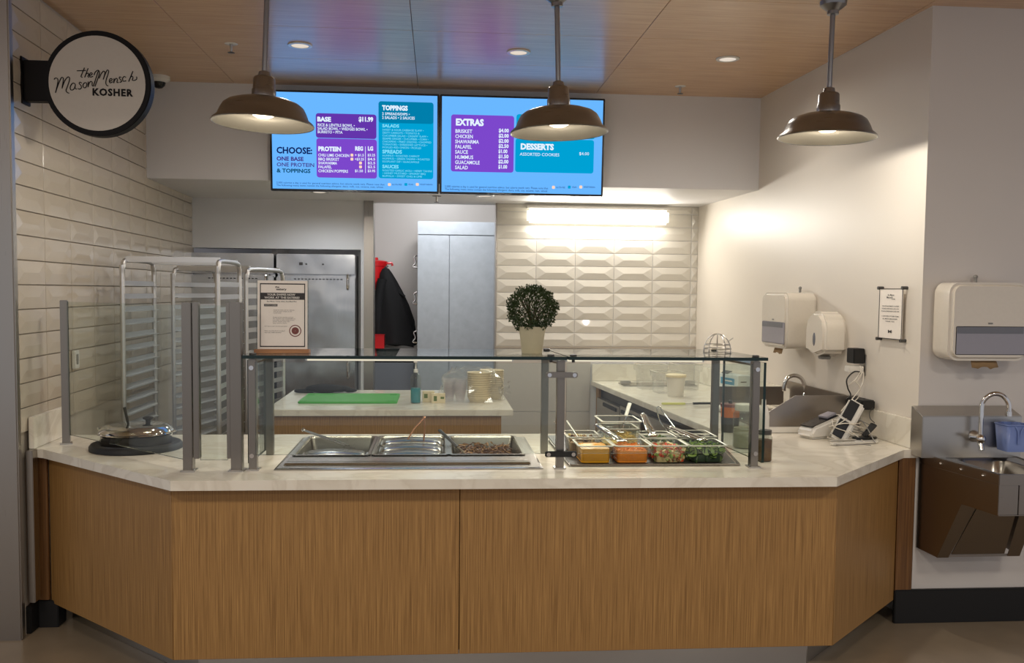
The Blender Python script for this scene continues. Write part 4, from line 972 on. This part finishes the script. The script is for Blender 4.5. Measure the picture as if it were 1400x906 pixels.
MB().lathe([(.060, 0), (.072, .15), (.072, .152)], 28, capb=True).build('tub', M['cream'], t); MB().lathe([(.077, .148), (.078, .166), (.070, .170), (.001, .168)], 28).build('lid', M['bowl'], t)
t = thing('serving_tray', 'flat steel tray with raised handles behind the clear tubs', 'tray', (1.86, 7.66, .902))
MB().prism(rrect(-.30, -.14, .34, .14, .03), 0, .006).build('tray', M['pan'], t, bevel=.002)
for x in (-.26, .30): MB().cb((x, 0, .022), (.09, .05, .024)).build('handle', M['steel'], t, bevel=.005)
t = thing('kitchen_knife', 'knife with pale yellow sheath and black handle on the prep worktop', 'knife', (1.74, 6.25, .902))
MB().cb((-.09, 0, .010), (.17, .03, .014)).build('sheath', M['yellow'], t, bevel=.004)
MB().cb((.02, 0, .009), (.06, .022, .004)).build('blade', M['steel'], t); MB().tube([(.05, 0, .011), (.10, 0, .012), (.20, .0, .012)], .012, 10, flat=.7).build('handle', M['black'], t)
t = thing('printed_carton', 'white carton with blue printed label standing near the right wall on the prep worktop', 'box', (2.235, 6.62, .902), math.radians(14))
MB().box(0, 0, 0, .105, .28, .170).build('carton', M['boxw'], t, bevel=.002, smooth=False)
MB().box(-.0018, .05, .095, -.0006, .24, .145).build('blue_label', M['boxb'], t)
MB().box(-.0026, .08, .118, -.0020, .21, .128).build('printed_line', M['white'], t)
MB().box(-.0018, .08, .07, -.0006, .21, .078).box(-.0018, .08, .052, -.0006, .19, .060).build('printed_line', M['dgrey'], t)
MB().box(.02, -.0018, .02, .085, -.0006, .028).box(.02, -.0018, .12, .07, -.0006, .128).build('printed_line', M['dgrey'], t)
MB().prism([(.0, .172), (.0, .25), (.05, .28), (.05, .172)], 0, .003).xf(Matrix.Translation((.01, 0, .172)) @ Matrix.Rotation(-.35, 4, 'Y')).build('torn_flap', M['dgrey'], t)
def jar(name, x, y, z, r, h, mb_, lidm, lb, fillm, fh, sq=False):
    t = thing(name, lb, 'jar', (x, y, z))
    MB().lathe([(r*.93, .003), (r*.93, fh)], 24, capb=True, capt=True).build('contents', M[fillm], t)
    MB().lathe([(r*.9, 0), (r, .006), (r, h*.78), (r*.8, h*.86), (r*.8, h*.9)], 28, capb=True).build('jar', M[mb_], t)
    if lidm: MB().lathe([(r*.86, h*.86), (r*.88, h*.87), (r*.88, h), (r*.8, h*1.01), (.001, h*1.01)], 28).build('lid', M[lidm], t)
    return t
jar('glass_jar', 1.565, 4.52, .901, .058, .22, 'plas', 'plasrim', 'tall clear jar of pale dried sprigs behind the right glass posts', 'seeds', .10)
jar('spice_jar', 1.535, 4.15, .901, .036, .145, 'plas', 'dgrey', 'small jar of brown spice standing outside the right end glass', 'spice', .10)
t = thing('orange_tub', 'container with orange lid and dark body beyond the right glass posts', 'container', (1.66, 5.04, .901))
MB().lathe([(.048, 0), (.052, .085)], 28, capb=True).build('tub', M['dgrey'], t); MB().lathe([(.052, .085), (.053, .145)], 28).build('orange_band', M['orange'], t)
MB().lathe([(.055, .143), (.056, .160), (.001, .162)], 28).build('lid', M['maroon'], t); MB().lathe([(.012, .162), (.012, .178), (.001, .18)], 12).build('knob', M['dgrey'], t)
t = thing('squeeze_bottle', 'white squeeze bottle just right of the end glass', 'bottle', (1.700, 4.62, .901))
MB().lathe([(.028, 0), (.03, .006), (.03, .15), (.022, .19), (.012, .205), (.011, .232), (.001, .236)], 20, capb=True).build('bottle', M['wht'], t)
MB().lathe([(.0125, .19), (.0125, .212), (.001, .213)], 16).build('cap', M['wht'], t)
t = thing('wooden_skewer_cup', 'small steel measuring tray left of the glass jar', 'tray', (1.50, 4.42, .908)) if False else None
t = thing('wire_basket', 'half-dome wire food cover standing on the glass shelf at its right end', 'wire cover', (1.375, 4.40, ZG+.018))
R0 = .068
def wb_(pts, r=.0022): MB().tube(pts, r, 6).build('wire', M['steel'], t)
for z, r in ((.012, .997), (.032, .92)): wb_([(R0*r*math.cos(2*PI*k/28), R0*r*math.sin(2*PI*k/28), z) for k in range(29)])
for k in range(5):
    a = PI*k/5; wb_([(R0*math.cos(a)*math.cos(b), R0*math.sin(a)*math.cos(b), .085*math.sin(b)) for b in [PI*i/14 for i in range(15)]])
MB().tube([(.05, 0, .045), (.075, -.01, .066)], .0035, 6).build('clip', M['wht'], t)

# ================================================================ PREP SINK against the right wall
t = thing('prep_sink', 'steel splash-guarded sink basin against the right wall, behind the counter', 'sink', (2.12, 5.35, .90))
MB().prism([(-.26, .035), (-.26, .113), (-.10, .212), (.272, .212), (.272, .035)], .345, .355, 'y').build('side_splash', M['sinkm'], t, bevel=.002)
MB().prism([(.255, .0), (.268, .0), (.255, 1.0), (.242, 1.0)], .035, .20).xf(Matrix.Translation((.004, -.34, 0))).build('back_splash', M['sinkm'], t, bevel=.002)
MB().box(-.26, .64, .035, .22, .65, .16).build('side_splash', M['sinkm'], t, bevel=.002)
MB().box(-.26, -.35, .0005, .25, .65, .012).build('deck', M['sinkm'], t, bevel=.003); MB().box(-.285, -.362, .0005, .27, -.351, .034).build('white_sill', M['wht'], t, bevel=.002)
q = MB(); ring(q, -.20, -.25, .16, .50, -.18, -.22, .14, .47, .0125, .004); q.build('basin', M['sinkm'], t)
t = thing('gooseneck_faucet', 'chrome arched faucet over the sink on the right wall', 'faucet', (2.385, 5.72, 1.03))
MB().tube(spline([(0, 0, .0), (-.01, 0, .06), (-.04, 0, .115), (-.09, 0, .13), (-.135, 0, .105), (-.15, 0, .05), (-.15, 0, .03)], 6), .013, 12).build('spout', M['chrome'], t)
MB().lathe([(.024, -.02), (.022, .01), (.014, .02)], 16).build('base', M['chrome'], t)

# ================================================================ DISPENSERS
thR = math.atan2(RQ[1]-RP[1], RQ[0]-RP[0])
def on_right(y, z): return (RP[0]+(RQ[0]-RP[0])*(y-RP[1])/(RQ[1]-RP[1]), y, z)
# wall frame: local x along the wall towards the kitchen (+y), local y out of the wall is -x: rotate so that local -y points to the room
def towel_dispenser(lb, loc, rz, W=.40, Hh=.36, D=.20):
    t = thing('towel_dispenser', lb, 'dispenser', loc, rz, 'paper towel dispensers')
    MB().prism(rrect(-W/2, 0, W/2, Hh, .055, 6), .0, D, 'y').build('cover', M['cream'], t, bevel=.018, seg=3)
    MB().box(-W/2+.03, -D-.004, .03, W/2+.02-.03, -D+.002, .17).build('window', M['smoke'], t, bevel=.008)
    MB().box(-W/2+.035, -D-.006, .135, W/2-.035, -D-.003, .166).build('window_band', M['smoked'], t, bevel=.001)
    MB().cb((0, -D-.002, .185), (.022, .003, .007)).build('badge', M['grey'], t)
    q = MB(); vs = []
    for i in range(9):
        x = -.065+.13*i/8; vs += [(x, -D+.05, .01), (x+(.008 if i == 8 else 0), -D+.035, -.035+random.uniform(-.004, .004)-(.006 if i in (2, 6) else 0))]
    q.add(vs, [(2*i, 2*i+2, 2*i+3, 2*i+1) for i in range(8)]).build('paper', M['paper'], t, solid=.0015)
    MB().tube([(0, -.03, Hh), (0, -.03, Hh+.025)], .008, 8).sph((0, -.03, Hh+.03), .011).build('lock', M['grey'], t)
    return t
towel_dispenser('large white paper towel dispenser with brown paper above the hand sink', (2.705, 4.45, 1.365), 0, .41, .385, .17)
td2 = towel_dispenser('smaller white paper towel dispenser on the right wall behind the counter', on_right(5.82, 1.335), thR-PI, .40, .36, .21)
t = thing('soap_dispenser', 'rounded glossy cream dispenser with oval opening on the right wall', 'dispenser', on_right(5.34, 1.34), thR-PI)
pts = [(-.13, .02), (-.12, .0), (.0, -.03), (.12, .0), (.13, .02), (.13, .14), (.11, .21), (.05, .255), (-.05, .255), (-.11, .21), (-.13, .14)]
MB().prism([(a*1.0, b*.95+.0) for a, b in pts], 0, .15, 'y').build('body', M['cream'], t, bevel=.028, seg=3)
MB().sph((.0, -.150, .075), .034, .55, .10, 1.2, 16, 8).build('oval_opening', M['smoked'], t)
MB().cb((0, -.08, -.035), (.05, .06, .02)).build('nozzle', M['grey'], t, bevel=.004)

# ================================================================ WALL NOTICE, OUTLET, CHARGERS
t = thing('printed_notice', 'narrow printed notice on stand-off studs on the right wall', 'notice', on_right(4.71, 1.584), thR-PI)
MB().box(-.118, -.022, -.135, .118, -.018, .135).build('plate', M['card'], t, bevel=.001)
q = MB()
for a in ((-.118, -.135, .118, -.131), (-.118, .131, .118, .135), (-.118, -.135, -.113, .135), (.113, -.135, .118, .135)): q.box(a[0], -.0235, a[1], a[2], -.0221, a[3])
q.build('printed_border', M['ink'], t)
for x in (-.13, .13):
    for z in (-.138, .138): MB().tube([(x*.93, 0, z), (x*.93, -.032, z)], .009, 12).build('stud', M['dgrey'], t)
def nt_(s, x, z, h, wd): text(s, h/.7, M['ink'], t, (x, -.0240, z), width=wd, bold=.02*h)
nt_('the Mason', -.03, .096, .010, .065); nt_('Mensch', -.04, .083, .010, .06); nt_('KOSHER', .01, .076, .006, .035)
for k, wd in enumerate((.17, .17, .18)): nt_(('THIS ESTABLISHMENT IS UNDER', 'KOSHER SUPERVISION AND OUR', 'FOOD IS PREPARED DAILY BY')[k], -wd/2, .038-.014*k, .006, wd)
for k, wd in enumerate((.17, .15, .09)): nt_(('A CERTIFIED KITCHEN TEAM', 'ALL MEATS ARE KOSHER', 'THANK YOU')[k], -wd/2, -.016-.014*k, .006, wd)
nt_('M', -.018, -.102, .016, .036)
t = thing('power_outlet', 'steel wall outlet plate with plugged chargers on the right wall', 'outlet', on_right(5.02, 1.285), thR-PI)
MB().box(-.036, -.006, -.060, .036, 0, .060).build('plate', M['steel'], t, bevel=.002)
for z in (-.025, .025): MB().cb((0, -.007, z), (.03, .004, .032)).build('socket', M['grey'], t, bevel=.002)
t = thing('plug_adapter', 'black charger block plugged into the upper socket of the wall outlet', 'charger', on_right(5.03, 1.325), thR-PI)
MB().box(-.045, -.075, -.03, .04, -.008, .055).build('block', M['black'], t, bevel=.004); MB().cb((-.05, -.05, .03), (.02, .03, .03)).build('plug', M['black'], t, bevel=.003)
t = thing('usb_charger', 'white charger plug below the black one on the wall outlet', 'charger', on_right(5.02, 1.262), thR-PI)
MB().box(-.03, -.10, -.018, .03, -.0105, .018).build('block', M['wht'], t, bevel=.004)
def on_c(px, py, y): return pix(px, py, y)
t = thing('power_brick', 'black power brick resting on the upstand under the outlet', 'power supply', (2.365, 4.93, 1.052), thR-PI/2*0-.02)
MB().box(-.04, -.10, 0, .04, .07, .052).build('brick', M['black'], t, bevel=.006)
MB().box(-.0405, -.08, .010, -.0400, .05, .042).build('printed_label', M['dgrey'], t)
t.rotation_euler = (0, 0, thR-PI/2)
def cabl(lb, pts, m, r=.0028, name='charging_cable'):
    P = [Vector(p) for p in pts]; t = MB().tube(spline([p-P[0] for p in P], 6), r, 6).build(name, M[m], None); t.location = P[0]; tag(t, lb, 'cable', 'charging cables at the right wall'); return t
cabl('thick black cable looping down from the outlet to the power brick', [pix(1178, 509, 4.95), pix(1168, 508, 4.9), pix(1158, 518, 4.85), pix(1159, 530, 4.85), pix(1163, 540, 4.85), pix(1157, 546, 4.85), pix(1160, 552, 4.86), pix(1172, 548, 4.9), pix(1182, 545, 4.9)], 'cableb', .0042)
cabl('white cable swinging below the outlet in a wide loop', [pix(1180, 502, 4.95), pix(1170, 518, 4.9), pix(1160, 527, 4.88), pix(1168, 521, 4.86), pix(1176, 531, 4.86), pix(1172, 545, 4.86), pix(1158, 553, 4.8), pix(1150, 562, 4.75)], 'cable')
cabl('white cable hanging from the outlet to the counter tangle', [pix(1176, 500, 4.95), pix(1178, 512, 4.92), pix(1172, 522, 4.9), pix(1180, 508, 4.9), pix(1178, 527, 4.88), pix(1163, 548, 4.8), pix(1158, 556, 4.76), pix(1168, 562, 4.74), pix(1174, 552, 4.76), pix(1160, 570, 4.7), pix(1142, 582, 4.68)], 'cable')
cabl('thin black cable dropping from the power brick to the counter', [pix(1193, 557, 4.80), pix(1189, 564, 4.76), pix(1190, 572, 4.72), pix(1196, 578, 4.7)], 'cableb', .0022)
rnd = random.Random(11)
for k, (m, lb) in enumerate((('cable', 'white cable coiled behind the card readers'), ('cable', 'white cable coil nearest the upstand'), ('grey', 'grey cable tangled among the white ones'))):
    c = Vector((2.19+k*.04, 4.72+k*.03, .93)); P = []
    for i in range(26):
        a = i*.62+k; P.append(c+Vector((math.cos(a)*(.085+rnd.uniform(-.02, .02)), math.sin(a)*.06+rnd.uniform(-.01, .01), .03+.045*math.sin(a*.7+k)+rnd.uniform(-.006, .006))))
    P.append(Vector((2.2+k*.05, 4.60, .906))); cabl(lb, P, m, .0026)
# card readers and tablets
t = thing('card_reader', 'white card terminal with black keypad leaning at the left of the tangle', 'card reader', (2.115, 4.84, .901), math.radians(22))
MB().prism([(-.13, .0), (-.14, .035), (-.11, .07), (.09, .125), (.13, .115), (.13, .0)], -.058, .058, 'y').build('body', M['wht'], t, bevel=.015, seg=3)
o = MB().box(-.125, -.047, 0, .075, .047, .004).build('keypad', M['blackg'], t, bevel=.002); o.location = (.0, 0, .099); o.rotation_euler = (0, -.270, 0)
o = MB().box(-.0, -.032, 0, .075, .032, .012).build('screen', M['smoke'], t, bevel=.002); o.location = (.0, 0, .104); o.rotation_euler = (0, -.270, 0)
t = thing('card_reader', 'upright white card terminal with black screens leaning on the first one', 'card reader', (2.135, 4.70, .906), 0); t.rotation_euler = (math.radians(-14), math.radians(29), math.radians(-14))
MB().box(-.045, -.022, .0, .045, .016, .235).build('body', M['wht'], t, bevel=.012, seg=3)
MB().box(-.043, -.0265, .012, .012, -.0225, .110).build('keypad', M['blackg'], t, bevel=.002); MB().box(-.043, -.0265, .122, .012, -.0225, .226).build('screen', M['blackg'], t, bevel=.002)
MB().box(-.047, -.018, .11, .047, .020, .118).build('strap', M['wht'], t, bevel=.002)
t = thing('tablet_stand', 'white flat stand arm lying in front of the card terminals', 'stand', (2.17, 4.60, .903), math.radians(14))
MB().box(-.13, -.02, 0, .16, .014, .010).build('arm', M['wht'], t, bevel=.004); MB().box(-.12, .016, .012, .155, .04, .020).build('second_arm', M['cream'], t, bevel=.004)
MB().tube(spline([(-.12, -.03, .004), (-.06, -.05, .004), (.02, -.05, .004), (.05, -.09, .004)], 5), .003, 6).build('cord', M['grey'], t)
t = thing('charging_pad', 'black oval pad with white rim on the counter right of the terminals', 'charging pad', (2.27, 4.66, .902), .25)
MB().prism([(.085*math.cos(2*PI*k/28), .045*math.sin(2*PI*k/28)) for k in range(28)], 0, .016).build('base', M['wht'], t, bevel=.005)
MB().prism([(.078*math.cos(2*PI*k/28), .038*math.sin(2*PI*k/28)) for k in range(28)], .0165, .030).build('pad', M['blackg'], t, bevel=.005)
t = thing('paddle', 'small black paddle leaning up against the quartz upstand', 'paddle', (2.33, 4.72, .915)); t.rotation_euler = (0, math.radians(-32), .2)
MB().tube(spline([(-.08, 0, .02), (-.03, 0, .03), (.02, 0, .04), (.055, 0, .05)], 5), .015, 10, r2=.024, flat=.6).build('paddle', M['black'], t)

# thermostat plate on the left wall
t = thing('light_switch', 'small white switch plate on the left tiled wall', 'switch', (-1.978, 5.17, 1.288), thL)
MB().box(-.035, -.014, -.05, .035, 0.003, .05).build('plate', M['wht'], t, bevel=.003); MB().box(-.014, -.018, -.028, .014, -.0145, .028).build('rocker', M['grey'], t, bevel=.002)

# ================================================================ HAND SINK on the front wall, right
t = thing('hand_sink', 'wall-hung stainless hand sink with knee panel at the right edge', 'sink', (2.69, 4.446, .88))
HB, HF, YB, YF = .235, .165, -.004, -.566          # half widths at the wall and at the front
def hx(y): return HB+(HF-HB)*(y-YB)/(YF-YB)
deckp = [(-HB, YB), (-HF, YF), (HF, YF), (HB, YB)]
def edgebar(a, b, z0, z1, th_, name, m='sinkm'):
    d = Vector((b[0]-a[0], b[1]-a[1])); L = d.length; o = MB().box(0, 0, 0, L, th_, z1-z0).build(name, M[m], t, bevel=.0025); o.location = (a[0], a[1], z0); o.rotation_euler = (0, 0, math.atan2(d.y, d.x)); return o
for a, b in zip(deckp[:-1], deckp[1:]): edgebar(a, b, -.048, .002, .012, 'rim')
q = MB(); bx0, bx1, by0, by1 = -.125, .125, -.52, -.125
def oct_(x0, y0, x1, y1, z, n=6): return [(p[0], p[1], z) for p in rrect(x0, y0, x1, y1, .05, n)]
inner = oct_(bx0, by0, bx1, by1, -.006); mid = oct_(bx0+.012, by0+.012, bx1-.012, by1-.012, -.02); low = oct_(bx0+.03, by0+.03, bx1-.03, by1-.03, -.13)
nn = len(inner); outer = []
for p in inner:
    c = Vector(((bx0+bx1)/2, (by0+by1)/2)); d = Vector((p[0], p[1]))-c; tt = 9
    for (ax_, ay_, bx_, by_) in ((-HB+.004, YB, -HF+.004, YF+.004), (-HF, YF+.006, HF, YF+.006), (HF-.004, YF, HB-.004, YB), (-HB, YB, HB, YB)):
        e = Vector((bx_-ax_, by_-ay_)); den = d.x*e.y-d.y*e.x
        if abs(den) > 1e-9:
            k = ((ax_-c.x)*e.y-(ay_-c.y)*e.x)/den
            if k > 0: tt = min(tt, k)
    outer.append((c.x+d.x*tt, c.y+d.y*tt, -.001))
q.add(outer+inner+mid+low, [(r_*nn+k, r_*nn+(k+1) % nn, (r_+1)*nn+(k+1) % nn, (r_+1)*nn+k) for r_ in range(3) for k in range(nn)]+[tuple(range(3*nn, 4*nn))])
q.build('basin', M['pan'], t)
for k in range(3):
    f = .30+.26*k; y = YB+(YF-YB)*f; MB().sph((-hx(y)-.003, y, -.022), .007).build('rivet', M['chrome'], t)
def slab(pts, name, th_=.004):
    p = [Vector(a) for a in pts]; n = (p[1]-p[0]).cross(p[2]-p[0]).normalized()*th_; k = len(p)
    return MB().add([tuple(a) for a in p]+[tuple(a+n) for a in p], [tuple(range(k)), tuple(range(k, 2*k))[::-1]]+[(i, (i+1) % k, (i+1) % k+k, i+k) for i in range(k)]).build(name, M['sinkm'], t, smooth=False)
for sgn in (-1, 1):
    P = lambda y, z: (sgn*hx(y), y, z)
    slab([P(-.006, -.048), P(YF+.002, -.048), P(YF+.002, -.182), P(-.325, -.188), P(-.165, -.492), P(-.006, -.486)], 'side_panel')
    slab([P(-.325, -.188), P(-.165, -.492), (sgn*.155, -.165, -.492), (sgn*.115, -.325, -.188)], 'knee_frame')
MB().box(-HF, YF, -.182, -.072, YF+.006, -.048).box(-.068, YF, -.182, .068, YF+.006, -.048).box(.072, YF, -.182, HF, YF+.006, -.048).build('front_panel', M['sinkm'], t, bevel=.0015)
MB().prism([(-.16, YF+.004), (-hx(-.325)+.004, -.325), (hx(-.325)-.004, -.325), (.16, YF+.004)], -.188, -.184).build('bottom_panel', M['sinkm'], t)
slab([(-.100, -.312, -.200), (.100, -.312, -.200), (.138, -.166, -.478), (-.138, -.166, -.478)], 'knee_valve_panel')
slab([(-.18, -.165, -.480), (.18, -.165, -.480), (.18, -.165, -.492), (-.18, -.165, -.492)], 'lower_rail')
MB().box(-.06, -.42, -.215, .10, -.36, -.190).build('push_bar', M['black'], t, bevel=.003)
bsp = MB().prism([(-.002, -.004), (-.116, -.004), (-.116, .205), (-.002, .245)], -.285, .235, 'x').build('backsplash', M['steel'], t, bevel=.003)
t = thing('gooseneck_faucet', 'chrome gooseneck faucet mounted on the hand sink backsplash', 'faucet', (2.675, 4.311, .985))
MB().tube([(0, .016, 0), (0, -.03, 0)], .030, 20, r2=.018).build('flange', M['chrome'], t)
MB().sph((0, -.035, -.005), .026).tube([(0, -.035, -.02), (0, -.05, -.06)], .013, 12).build('valve_body', M['chrome'], t)
MB().tube(spline([(0, -.035, .01), (0, -.035, .12), (.006, -.035, .18), (.04, -.05, .218), (.085, -.06, .215), (.115, -.07, .175), (.118, -.07, .12)], 7), .0115, 12).build('spout', M['chrome'], t)
MB().tube([(.118, -.07, .135), (.118, -.07, .112)], .015, 12).build('aerator', M['chrome'], t)
MB().tube([(-.01, -.035, 0), (-.06, -.04, .006)], .007, 8).build('lever', M['chrome'], t)
t = thing('blue_caddy', 'translucent blue plastic tub hanging on the hand sink backsplash', 'container', (2.835, 4.262, .925))
q = MB(); lv = [(.055, .045, .01, 0), (.066, .056, .014, .13)]; n = 24; vs = []
for a, b, r, zz in lv: vs += [(p[0], p[1], zz) for p in rrect(-a, -b, a, b, r)]
q.add(vs, [(k, (k+1) % n, (k+1) % n+n, k+n) for k in range(n)]+[tuple(range(n))[::-1]]).build('tub', M['bluec'], t, solid=.002)
MB().tube(spline([(-.03, -.055, .128), (-.015, -.062, .10), (-.012, -.060, .04)], 4), .004, 6).tube(spline([(.02, -.055, .128), (.0, -.062, .10), (-.008, -.060, .04)], 4), .004, 6).build('hook', M['bluec'], t)
MB().box(-.02, .050, .10, .02, .0665, .135).build('hanging_clip', M['bluec'], t)
MB().tube([(p[0], p[1], .13) for p in rrect(-.067, -.057, .067, .057, .014)]+[(.067, .043, .13)], .0035, 6).build('rim', M['bluec'], t)

finish_text()
